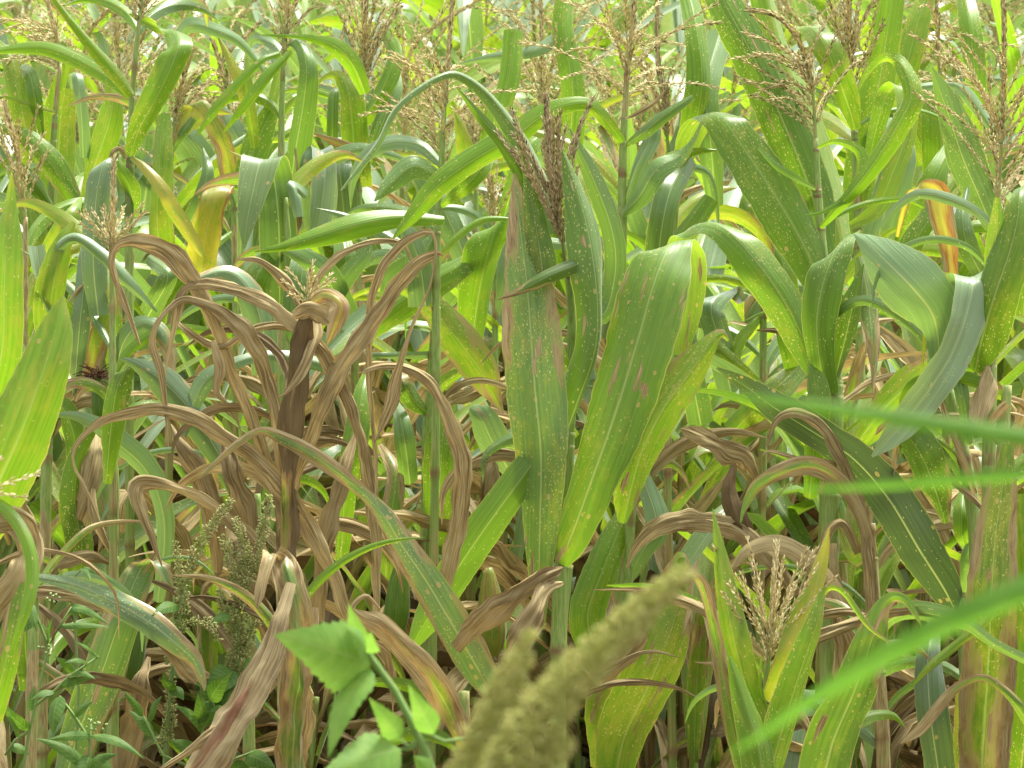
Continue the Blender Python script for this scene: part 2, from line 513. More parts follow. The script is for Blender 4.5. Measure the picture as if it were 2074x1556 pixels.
def spike_branch(name, P, parent, origin, mat, dens=1.0, ln=0.0088, wd=0.00105, core=0.0008, split=0.42, rows=2, light=0.0):
    """a tassel branch: thin rachis with paired spikelets pressed along it"""
    V, Fa, vc = [], [], []
    L = sum((P[i + 1] - P[i]).length for i in range(len(P) - 1))
    n = max(6, int(L / 0.0052 * dens))
    fine = [Vector(q) for q in resample([list(p) for p in P], n)]
    tube_geo([p - origin for p in fine[::2] + ([fine[-1]] if n % 2 else [])], [core] * (len(fine[::2]) + (1 if n % 2 else 0)), 4, V, Fa)
    vc += [0.55, 0, 0, 1] * len(V)
    for i in range(int(n * 0.08), n):
        T = (fine[i + 1] - fine[i]).normalized()
        X, Y = perp(T)
        for k in range(rows):
            an = math.pi * 2 * k / rows + (i % 2) * 1.3 + rnd(-0.5, 0.5)
            sd = X * math.cos(an) + Y * math.sin(an)
            d = (T + sd * rnd(split * 0.4, split * 1.3)).normalized()
            spikelet(V, Fa, vc, fine[i] + sd * core - origin, d, ln * rnd(0.75, 1.15), wd * rnd(0.8, 1.25), min(1, max(0, random.gauss(0.5 + light, 0.27))))
    return mesh_obj(name, V, Fa, mat, parent, {'vc': ('FLOAT_COLOR', vc)}, smooth=False)

def tassel(parent, origin, axis, n, spread=0.6, droop=0.5, blen=0.55, mat=None, bias=Vector((0, 0, 0)), seed=0, dens=1.0, f0=0.03, f1=0.45, merge=False, dark=False, light=0.0):
    """a central spike along axis (list of points) and n side branches, each its own mesh"""
    st = random.getstate()
    random.seed(seed)
    mat = mat or M_TASSEL
    n = int(n * 1.3)
    light += rnd(-0.12, 0.16)
    ax = [Vector(q) for q in resample([list(p) for p in axis], 20)]
    L = sum((ax[i + 1] - ax[i]).length for i in range(20))
    i0 = int(f1 * 20)
    main = spike_branch('tassel', ax[max(0, i0 - 5):], parent, origin, mat, dens=1.5 * dens, rows=4, core=0.0018, split=0.35, light=light)
    V, Fa = [], []
    # bare lower rachis
    lower = ax[:i0 + 1]
    rach = mesh_tube('rachis', lower, [0.0030 - 0.0010 * i / max(1, len(lower) - 1) for i in range(len(lower))], main, origin)
    hub = Vector((1, 0, 0))
    for k in range(n):
        f = f0 + (f1 - f0) * ((k + rnd(0, 0.8)) / n)
        i = min(19, max(0, int(f * 20)))
        p = ax[i].lerp(ax[i + 1], f * 20 - i)
        T = (ax[i + 1] - ax[i]).normalized()
        X, Y = perp(T)
        an = k * 2.4 + rnd(-0.5, 0.5)
        side = (X * math.cos(an) + Y * math.sin(an) + bias).normalized()
        a0 = spread * rnd(0.55, 1.25)
        d = (T * math.cos(a0) + side * math.sin(a0)).normalized()
        bl = L * blen * rnd(0.7, 1.15) * (1.1 - 0.45 * f)
        pts = [p]
        dr = droop * rnd(0.3, 1.3)
        for q in range(8):
            d = (d + Vector((0, 0, -1)) * dr * 0.20 + Vector((rnd(-1, 1), rnd(-1, 1), rnd(-1, 1))) * 0.06).normalized()
            pts.append(pts[-1] + d * bl / 8)
        spike_branch('tassel_branch', pts, main, origin, mat, dens=dens, light=light)
    random.setstate(st)
    return main

def mesh_tube(name, P, rad, parent, origin, mat=None, ns=6, dry=0.6):
    V, Fa = [], []
    tube_geo([p - origin for p in P], rad, ns, V, Fa)
    vc = []
    for i in range(len(V)):
        vc += [0.0 if mat is None else 0.5, dry, 0, 1]
    return mesh_obj(name, V, Fa, mat or M_STALK, parent, {'vc': ('FLOAT_COLOR', vc)})

# ------------------------------------------------------------------ leaf kinds
KIND = {
    'g': dict(dry=(0.0, 0.05), yel=0.32, fleck=0.42, les=0.15, blue=0.0, val=1.05),
    'gy': dict(dry=(0.0, 0.10), yel=0.52, fleck=0.65, les=0.15, blue=0.0, val=1.15),
    'gd': dict(dry=(0.0, 0.05), yel=0.10, fleck=0.30, les=0.2, blue=0.15, val=0.80),
    'b': dict(dry=(0.0, 0.05), yel=0.0, fleck=0.08, les=0.12, blue=1.0, val=1.0),
    'bg': dict(dry=(0.0, 0.05), yel=0.05, fleck=0.28, les=0.12, blue=0.55, val=0.95),
    'y': dict(dry=(0.10, 0.36), yel=0.7, fleck=0.6, les=0.3, blue=0.0, val=1.15),
    'm': dict(dry=(0.15, 0.60), yel=0.45, fleck=0.4, les=0.5, blue=0.2, val=0.95),
    'd': dict(dry=(0.95, 1.0), yel=0.3, fleck=0.0, les=0.0, blue=0.0, val=1.0),
    'dm': dict(dry=(0.62, 0.75), yel=0.6, fleck=0.2, les=0.5, blue=0.0, val=0.9),
}
SHAPE = {'d': dict(curl=0.8, crease=0.30, wave=0.25, crumple=0.42, pleat=0.34), 'dm': dict(curl=0.7, crease=0.25, wave=0.15, crumple=0.2, pleat=0.2),
         'm': dict(curl=0.55, crease=0.15, wave=0.13, crumple=0.06, pleat=0.05), 'y': dict(curl=0.5, crease=0.15, wave=0.08, crumple=0.03)}

def traced(parent, origin, d, spec, kind, zb=None, name='leaf', mat=None, n=None, **kw):
    """a blade through photo points 'x y width dz roll angle; ...' (base first; dz in cm towards the camera)"""
    raw = [s.split() for s in spec.split(';')]
    k = len(raw)
    xy = [(float(r[0]), float(r[1])) for r in raw]
    pts = []
    sgn = 1 if random.random() < 0.5 else -1
    r0, r1 = sgn * rnd(8, 34), sgn * rnd(-22, 40)
    bulge = zb if zb is not None else (rnd(1, 7), rnd(-5, 4))
    ref, folded = None, False
    for i, r in enumerate(raw):
        t = i / (k - 1)
        w = float(r[2])
        dz = float(r[3]) if len(r) > 3 and r[3] != '-' else bulge[0] * math.sin(math.pi * t) + bulge[1] * t * t
        roll = float(r[4]) if len(r) > 4 and r[4] != '-' else r0 + (r1 - r0) * t
        if len(r) > 5:
            an = R(float(r[5]))
            c, s_ = math.cos(an), math.sin(an)
        else:
            a, b = xy[max(0, i - 1)], xy[min(k - 1, i + 1)]
            if i and i < k - 1:
                l1 = math.hypot(xy[i][0] - a[0], xy[i][1] - a[1]) or 1
                l2 = math.hypot(b[0] - xy[i][0], b[1] - xy[i][1]) or 1
                tx = (xy[i][0] - a[0]) / l1 + (b[0] - xy[i][0]) / l2
                ty = (xy[i][1] - a[1]) / l1 + (b[1] - xy[i][1]) / l2
            else:
                tx, ty = b[0] - a[0], b[1] - a[1]
            ln = math.hypot(tx, ty) or 1
            tx, ty = tx / ln, ty / ln
            c, s_ = -ty, -tx          # in-plane perpendicular (y down -> up)
        folded = folded or len(r) > 5
        if ref is not None and folded and c * ref[0] + s_ * ref[1] < 0:
            c, s_ = -c, -s_
        ref = (c, s_)
        pts.append([xy[i][0] / 100, xy[i][1] / 100, dz * 0.1, w, c, s_, roll])
    L = sum(math.hypot(xy[i + 1][0] - xy[i][0], xy[i + 1][1] - xy[i][1]) for i in range(k - 1))
    n = n or max(16, min(64, int(L / 9)))
    P, W = [], []
    for q in resample(pts, n):
        x, y, dz = q[0] * 100, q[1] * 100, q[2] / 10.0
        dd = d - dz
        P.append(at(x, y, dd))
        hw = max(0.4, q[3]) * 0.5 * dd / FPX
        ln = math.hypot(q[4], q[5]) or 1
        W.append((VR * (q[4] / ln) + VU * (q[5] / ln)) * hw + VF * (hw * math.tan(R(max(-65, min(65, q[6]))))))
    o = dict(KIND[kind])
    o.update(SHAPE.get(kind, dict(curl=0.32, crease=0.36, wave=0.09)))
    o.update(kw)
    # apparent widths were traced: a curled section needs a wider blade
    ck = abs(o['curl'])
    comp = 1.0 if ck < 0.7 else min(1.3, ck / math.sin(min(ck, 1.45)))
    comp *= 0.74 if kind in ('d', 'dm') else 0.88
    W = [w * comp for w in W]
    o['val'] *= rnd(0.92, 1.08)
    o['fleck'] *= rnd(0.3, 1.3)
    return ribbon(name, P, W, mat or M_LEAF, parent, origin, **o)

# ------------------------------------------------------------------ ground
gv = [(-150, -40, 0), (150, -40, 0), (150, 260, 0), (-150, 260, 0)]
gr = mesh_obj('ground', gv, [(0, 1, 2, 3)], M_SOIL, smooth=False)
gr['kind'] = 'structure'

# ------------------------------------------------------------------ corn plants traced in front
FRONT = 'corn plants at the near edge of the field'
MIDDLE = 'corn plants standing behind the near edge'

UPPER = ['g', 'gy', 'g', 'b', 'bg', 'b', 'y', 'm']
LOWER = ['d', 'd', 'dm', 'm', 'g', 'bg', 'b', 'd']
def scraps(root, foot, d, raw, count, kinds=None):
    """the narrow, bent and broken blades that fill the stand round each stalk"""
    for q in range(count):
        i = random.randrange(len(raw) - 1)
        f = random.random()
        x = raw[i][0] + (raw[i + 1][0] - raw[i][0]) * f
        y = min(1520, raw[i][1] + (raw[i + 1][1] - raw[i][1]) * f)
        sg = random.choice((-1, 1))
        an = R(rnd(12, 60))
        L = rnd(150, 380) * 6.0 / d
        w = rnd(13, 40)
        kd = random.choice(kinds or (UPPER if y < 760 else LOWER))
        bend = rnd(0.15, 0.75)
        kink = random.choice((9, 9, 2, 3))
        dz, zs = rnd(-3, 0), rnd(-3.5, 0.6)
        pts = []
        for k, pr in enumerate((0.45, 0.85, 1.0, 0.85, 0.55, 0.06)):
            pts.append(f'{x:.0f} {y:.0f} {w * pr:.1f} {dz:.1f}')
            x += sg * math.sin(an) * L / 5
            y -= math.cos(an) * L / 5
            an += bend * (1.9 if k == kink else 0.8)
            an = min(an, R(176))
            dz += zs
        traced(root, foot, d, ';'.join(pts), kd, n=24, val=KIND[kd]['val'] * (1.0 if kd not in ('d', 'dm') else rnd(0.62, 1.05)))  # dry blades coloured darker, standing in for shade low in the stand

def plant(d, label, st, leaves, dry=0.3, group=FRONT, tas=None, seed=1, every=0.14, extra=5, extra_kinds=None):
    random.seed(seed)
    raw = [[float(v) for v in s.split()] for s in st.split(';')]
    pts = [at(r[0], r[1], d) for r in raw]
    for r in raw:
        r[2] *= 0.80
    rad = [r[2] * 0.5 * d / FPX for r in raw]
    foot = Vector((pts[0].x + rnd(-0.02, 0.02), pts[0].y, 0.0))
    if pts[0].z > 0.3:
        pts = [foot, Vector((foot.x * 0.5 + pts[0].x * 0.5, foot.y, pts[0].z * 0.5))] + pts
        rad = [rad[0] * 1.15, rad[0] * 1.1] + rad
    root = thing('corn_plant', foot, label, 'corn plant', group)
    stalk('stalk', pts, rad, root, foot, dry=dry, node_every=every)
    for lf in leaves:
        kw = dict(lf[2]) if len(lf) > 2 else {}
        traced(root, foot, d, lf[0], lf[1], **kw)
    # the sheath below each blade: a slightly wider, smooth sleeve with a browned collar
    fine = resample([[r[0] / 100, r[1] / 100, 0.0, r[2]] for r in raw], 120)
    for lf in leaves:
        b = lf[0].split(';')[0].split()
        bx, by_ = float(b[0]) / 100, float(b[1]) / 100
        i0 = min(range(121), key=lambda i: (fine[i][0] - bx) ** 2 + (fine[i][1] - by_) ** 2)
        if math.hypot(fine[i0][0] - bx, fine[i0][1] - by_) > 0.26 or by_ > 15.5 or i0 < 4:
            continue
        lo, s_ = i0, 0.0
        while lo > 0 and s_ < 1.25:
            s_ += math.hypot(fine[lo][0] - fine[lo - 1][0], fine[lo][1] - fine[lo - 1][1])
            lo -= 1
        n_ = i0 - lo
        if n_ < 3:
            continue
        V, Fa, vc, PP, RR = [], [], [], [], []
        for k in range(lo, i0 + 1):
            f = (k - lo) / n_
            PP.append(at(fine[k][0] * 100, fine[k][1] * 100, d) - foot)
            RR.append(fine[k][3] * 0.5 * d / FPX * (1.05 + 0.10 * f + (0.05 if f > 0.95 else 0)))
            vc += [0.7 if f > 0.95 else 0.0, max(0.0, dry - 0.25 + rnd(-.03, .03)), f, 1.0] * 10
        tube_geo(PP, RR, 10, V, Fa)
        mesh_obj('leaf_sheath', V, Fa, M_STALK, root, {'vc': ('FLOAT_COLOR', vc)})
    scraps(root, foot, d, raw, extra, extra_kinds)
    if tas:
        for t in (tas if isinstance(tas, list) else [tas]):
            t = dict(t)
            ax = [at(x, y, d) - VF * (z * 0.01) for x, y, z in t.pop('axis')]
            tassel(root, foot, ax, **t)
    return root, foot

LEFTB = Vector((-1.1, -0.1, 0.0))
RIGHTB = Vector((1.1, -0.1, 0.0))

# --- the tall plant in the middle
P1, F1 = plant(5.95, 'tall central corn plant with two broad flecked leaves and dark brown upright tassel',
 '1130 1560 40;1132 1290 40;1142 1130 44;1147 960 36;1150 880 34;1158 770 30;1158 640 22;1150 520 18', [
 ('1096 1275 16 1;1092 1190 46 3;1094 1060 84 5;1096 920 120 6;1084 790 140 6;1076 680 136 5;1068 580 112 4;1056 480 74 2;1048 410 40 0;1042 352 6 -2', 'g', dict(fleck=1.0, yel=0.42, dry=(0, 0.5), les=0.8, curl=0.25, crease=0.10, blue=0.45, val=1.0)),
 ('1132 1140 44 2;1158 1085 80 4;1204 960 112 6;1250 830 142 7;1290 700 160 7;1318 600 156 6;1340 535 138 4;1362 494 90 1 20 20;1388 500 84 -3 0 -10;1396 560 84 -5;1388 640 70 -6;1376 720 34 -7', 'g', dict(fleck=0.55, les=0.7, curl=0.25, crease=0.12, wave=0.05, blue=0.1, val=1.0)),
 ('1262 1060 20 1;1272 1010 60 3;1296 920 92 5;1340 830 108 5;1392 760 92 4;1436 700 46 3;1462 676 22 2;1476 690 8 1', 'gy', dict(les=0.7, wave=0.10, dry=(0, 0.35), curl=0.35)),
 ('1145 878 34 3;1168 812 54 4;1200 720 58 5;1208 640 62 5;1200 540 66 5;1184 450 58 4;1162 370 34 3;1140 306 4 2', 'gd', dict(curl=1.3, fleck=0.55, les=0.55, blue=0.2)),
 ('1158 775 14 2;1126 690 26 3;1102 620 40 4;1098 540 66 4;1084 450 56 3;1070 360 24 2;1052 270 8 1', 'gd', dict(fleck=0.85, yel=0.35, curl=0.6, blue=0)),
 ('1208 520 16 3;1170 535 34 5;1110 560 34 7;1056 588 18 8;1008 607 3 9', 'gd', dict(dry=(0.1, 0.6), val=0.7)),
 ('1146 900 16 2;1122 890 46 4;1092 920 66 5;1040 990 76 5;975 1080 84 4;915 1170 84 2;868 1250 72 0;828 1318 20 -2', 'gd', dict(fleck=0.35, curl=0.5, val=1.0)),
 ('1132 470 34 -3;1106 390 44 -5;1060 290 44 -6;1000 205 32 -4;945 158 22 0;905 150 16 3;850 178 16 5;800 222 14 6;768 285 13 6;735 330 12 6;690 386 3 6', 'bg', dict(curl=0.9, blue=0.7)),
 ('1090 450 24 -4;1075 380 42 -5;1022 296 30 -4;972 236 22 -3;925 178 3 -2', 'gd', dict(fleck=0.1)),
 ('1150 560 20 -2;1215 640 46 -6;1245 560 50 -7;1240 470 50 -6;1200 360 44 -5;1150 260 10 -4', 'bg', dict(blue=0.6)),
 ], dry=0.0, seed=11, every=0.17,
 tas=dict(axis=[(1146, 560, 0), (1140, 500, 1), (1122, 400, 1), (1112, 300, 0), (1106, 190, -1)], n=16, spread=0.32, droop=0.18, blen=0.6, mat=M_TASSELD, seed=3, f0=0.12, f1=0.42, dens=1.9))

# corn ear-less second stem right of the centre plant
plant(6.25, 'corn plant low behind the central plant, its wide leaves yellow-flecked and edged brown',
 '1270 1300 26;1275 1100 24;1285 960 20;1300 800 16', [
 ('1255 1420 40;1215 1330 80;1190 1250 86;1222 1150 80;1250 1080 60;1275 1010 12', 'g', dict(les=0.4, dry=(0, .1))),
 ('1220 1560 60;1235 1440 120 3;1290 1330 130 6;1345 1230 100 7;1372 1150 60 6;1378 1118 20 5', 'gy', dict(fleck=0.75, yel=0.65, dry=(0, 0.38), les=0.5, curl=0.3)),
 ('1240 1620 60 8;1260 1500 116 10;1310 1390 132 12;1352 1290 118 12;1378 1200 70 11;1385 1130 20 10', 'gy', dict(fleck=0.8, yel=0.6, dry=(0.05, 0.36), les=0.5, curl=0.3)),
 ('1160 1400 12 4;1185 1395 26 9;1230 1360 44 14;1285 1300 44 15;1305 1262 18 15;1306 1225 3 14', 'd', dict(crumple=.15)),
 ('1300 960 30;1330 1060 60;1300 1120 46;1265 1190 20', 'b', {}),
 ], seed=12)

# --- right of centre: bluish broad leaves
P2, F2 = plant(6.05, 'upright corn plant right of centre, smooth green leaf folding over to the left',
 '1678 1560 46;1680 1200 44;1688 900 46;1690 780 40;1694 700 26;1700 640 18', [
 ('1676 800 44 2;1660 720 62 4;1656 640 84 5;1672 560 88 5;1696 505 72 3 0 35;1722 478 40 0 0 35;1745 474 12 -3', 'gd', dict(curl=0.4, val=0.95)),
 ('1690 770 30 1;1710 690 48 3;1726 620 44 4;1740 575 24 4;1750 535 3 4', 'gd', dict(curl=1.0, val=0.62)),
 ('1672 780 40 -1;1628 690 78 0;1580 600 92 2;1530 530 96 3;1488 482 80 2 0 20;1446 456 64 -1 0 15;1402 462 60 -4 0 30;1368 500 40 -6;1340 560 8 -7', 'g', dict(fleck=0.3, les=0.35, blue=0.2)),
 ('1740 520 24 -2;1756 590 46 -1;1766 680 42 1;1770 740 18 2;1768 798 3 3', 'm', dict(blue=.6, dry=(0.1, 0.75))),
 ('1735 900 40;1790 830 80 4;1850 770 80 6;1880 740 40 7;1900 700 6 8', 'gy', dict(dry=(0, 0.45), les=.6)),
 ('1640 1010 30;1650 900 50;1655 800 50;1640 720 20', 'g', {}),
 ('1685 1000 30;1730 1120 70;1745 1000 60;1750 900 40', 'm', {}),
 ], dry=0.2, seed=13)

P2b, F2b = plant(5.9, 'corn plant right of centre carrying two pale blue-green leaves with white midribs',
 '1992 1560 40;1978 1100 38;1938 860 32;1908 760 30;1906 700 24', [
 ('1902 730 44 2;1900 680 66 4;1886 630 120 6;1846 580 150 7;1796 530 118 6;1756 492 50 4;1730 474 5 2', 'b', dict(curl=0.3, crease=0.2, wave=0.07, val=1.25)),
 ('1892 740 40 0;1916 660 84 2;1940 600 88 3;1956 566 90 1 0 6;1972 566 88 8 10 4;1958 640 88 10 25;1930 715 84 11 30;1894 775 82 12 25;1845 840 74 12 10;1800 890 46 12;1766 925 5 12', 'b', dict(curl=0.35, crease=0.12, wave=0.05, val=1.2)),
 ('1915 1060 16;1898 1000 60 3;1872 930 80 5;1840 880 70 5;1822 850 20 4', 'gd', dict(fleck=0.7, dry=(0.3, 0.0))),
 ], dry=0.2, seed=14)

# long dark leaf with pink midrib
plant(5.97, 'corn plant at lower right with one long dark bluish leaf slanting up left',
 '1965 1580 40;1958 1350 36;1950 1262 30;1948 1200 20', [
 ('1946 1262 24 0;1914 1196 76 1;1864 1116 104 2;1800 1010 98 2;1730 930 84 2;1650 876 76 1;1570 826 68 1;1508 780 36 0;1452 746 6 3', 'b', dict(curl=0.35, crease=0.14, wave=0.10, les=0.3, val=0.50, blue=0.9)),
 ('1960 1120 8;1948 1085 34;1948 1030 40;1952 975 6', 'g', {}),
 ('1920 1700 80;1902 1560 74;1885 1440 76;1880 1330 60;1895 1240 20', 'b', dict(val=0.8)),
 ('1955 1300 10 6;1985 1270 20 10;1935 1308 20 12;1884 1350 15 13;1846 1392 2 13', 'g', dict(fleck=0.6, dry=(0, .3))),
 ('1955 1205 16;1965 1140 46 3;1985 1110 50 4;1990 1180 34 5;1962 1240 6 6', 'bg', dict(val=1.2)),
 ], seed=15)

# tan arches at right
plant(6.0, 'withered corn plant behind the green grass blades, tan leaves arching over to the left',
 '1790 1580 36;1775 1300 34;1768 1150 26;1765 1060 18', [
 ('1778 1300 40 2;1765 1150 38 3;1748 1040 34 4;1716 950 32 5;1672 872 28 6;1620 838 24 6;1576 848 16 6;1552 905 5 6', 'd', dict(half=True, curl=1.0)),
 ('1765 1130 24 2;1742 1050 32 5;1702 980 36 7;1650 946 40 8;1592 954 38 9;1534 986 28 9;1508 1030 12 9;1500 1060 3 9', 'm', dict(blue=0.5, dry=(0.75, 0.2), curl=0.7)),
 ('1760 1360 34 3;1724 1270 42 5;1682 1190 46 6;1632 1126 44 7;1572 1098 36 7;1514 1112 28 7;1480 1150 8 7', 'm', dict(half=True, dry=(0.95, 0.55), curl=0.7)),
 ('1620 1200 36;1560 1130 46;1510 1080 52 3;1462 1058 54 4;1392 1050 52 5;1324 1072 46 5;1285 1115 22 4;1270 1150 5 4', 'd', dict(half=True, curl=0.7)),
 ('1540 990 10;1516 930 44 3;1462 905 62 5;1410 882 44 5;1380 868 8 5', 'd', dict(curl=0.6)),
 ('1490 940 20;1480 1000 50 2;1500 1060 60;1530 1130 30', 'dm', dict(val=.6)),
 ('1660 1000 20;1690 940 12 4;1640 935 12 5;1560 915 8 6;1545 925 3 6', 'd', {}),
 ('1690 1100 30;1700 1250 40;1712 1400 46;1716 1580 40', 'd', {}),
 ('1740 1120 20;1700 1060 26;1660 1130 30 5;1600 1280 30 6;1580 1340 10 6', 'd', {}),
 ], dry=0.85, seed=16, extra=10)

# bottom right V with small tassel
plant(5.55, 'short corn plant at bottom right, leaves in a V round a small tassel',
 '1552 1620 40;1553 1500 32;1553 1420 22;1555 1335 16', [
 ('1546 1480 26 2;1512 1390 56 4;1484 1280 56 5;1466 1180 40 4;1452 1090 18 3;1443 1030 2 2', 'gy', dict(curl=0.9, dry=(0, .2))),
 ('1525 1620 50 3;1486 1480 44 5;1458 1340 36 6;1440 1250 32 7;1424 1188 28 8;1404 1166 20 9;1384 1178 14 9;1360 1206 4 9', 'm', dict(dry=(0.3, 0.5), fleck=.7)),
 ('1556 1420 26 1;1600 1330 54 3;1640 1230 58 3;1664 1140 32 2;1680 1066 2 2', 'gy', dict(yel=0.75, curl=0.8, dry=(0, 0.2))),
 ('1550 1600 60 5;1584 1470 74 6;1622 1350 62 7;1654 1260 42 7;1668 1205 22 6;1686 1192 14 6;1712 1206 14 6;1756 1268 13 7;1812 1310 2 8', 'gy', dict(curl=0.6, yel=.4, dry=(0, 0.35))),
 ('1545 1620 80 7;1534 1510 76 8;1500 1400 44 8;1476 1330 10 8', 'g', dict(fleck=.7)),
 ('1555 1440 6 2;1540 1390 10 4;1543 1330 5 5', 'g', {}),
 ], dry=0.25, seed=17, every=0.09,
 tas=dict(axis=[(1553, 1400, 0), (1558, 1300, 1), (1566, 1190, 1), (1573, 1096, 0)], n=13, spread=0.55, droop=0.06, blen=0.72, seed=5, f0=0.14, f1=0.42, light=0.12, dens=.9))

plant(5.6, 'corn plant at bottom right, wide rust-flecked leaf with thin tip curling right',
 '1650 1700 40;1700 1500 34;1760 1330 24;1785 1250 14', [
 ('1650 1640 100 2;1684 1510 118 4;1730 1400 108 5;1764 1300 78 6;1786 1236 42 6;1808 1210 26 6;1834 1216 20 7;1854 1244 12 8;1866 1268 2 8', 'm', dict(fleck=0.8, yel=0.3, dry=(0.18, 0.3), les=0.6, curl=0.3)),
 ('1770 1300 14;1800 1258 34 3;1846 1240 44 5;1902 1246 46 6;1962 1266 32 7;2014 1304 22 8;2085 1340 24 9', 'bg', dict(fleck=.4)),
 ], seed=18)

# mottled plant at right edge
plant(5.8, 'right-edge corn plant with very wide leaf mottled green, yellow and rust brown',
 '2010 1620 44;2012 1400 42;2020 1150 38;2032 900 30;2040 780 24', [
 ('1985 1660 90 2;1992 1500 118 4;2002 1350 124 5;2008 1210 116 6;2016 1090 100 5;2030 990 70 4;2042 900 24 3', 'y', dict(dry=(0.42, 0.25), yel=0.55, curl=0.3, les=.6, fleck=.7, val=.8)),
 ('2060 1620 60;2075 1480 80 3;2090 1320 80;2085 1150 60;2075 1000 40', 'g', dict(val=.8)),
 ('2088 1470 24 8;2044 1412 24 9;1992 1374 18 10;1942 1390 20 11;1904 1430 26 12;1864 1478 22 12;1824 1506 3 12', 'm', dict(curl=0.8, dry=(.3, .6))),
 ('2100 1290 14 8;2050 1200 16 9;1990 1265 18 10;1930 1310 18 10;1880 1352 14 11;1845 1394 3 11', 'gy', {}),
 ('1960 1640 40 1;1952 1520 50 2;1955 1400 40 3;1975 1300 10 3', 'y', dict(val=.8)),
 ], dry=0.5, seed=19)

plant(5.85, 'right-edge corn plant with thick green leaf erect above a broken brown one',
 '2000 1300 34;2002 1000 34;2006 800 30;2006 640 26;2008 560 24;2020 460 16', [
 ('1976 752 30 1;1990 690 92 3;2016 600 100 5;2046 510 96 5;2062 440 76 4;2066 392 46 2 0 10;2078 380 40 -2 0 0;2100 420 60 -5', 'g', dict(fleck=0.55, curl=0.4, val=0.8, wave=0.08)),
 ('2000 740 14 2;1995 780 60 5;1985 830 64 7;1975 870 20 8', 'd', dict(curl=.5, crumple=.1)),
 ('1985 880 8 4;2010 850 26 7;2040 818 22 9', 'd', dict(curl=.8)),
 ('2008 570 20 2;2012 520 44 3;2020 460 40;2020 400 12', 'gy', {}),
 ('1975 1000 14;1945 920 20 2;1920 860 20;1905 810 6', 'dm', {}),
 ('1965 900 20;1950 800 34;1935 740 26;1920 690 6', 'bg', {}),
 ], dry=0.45, seed=20)

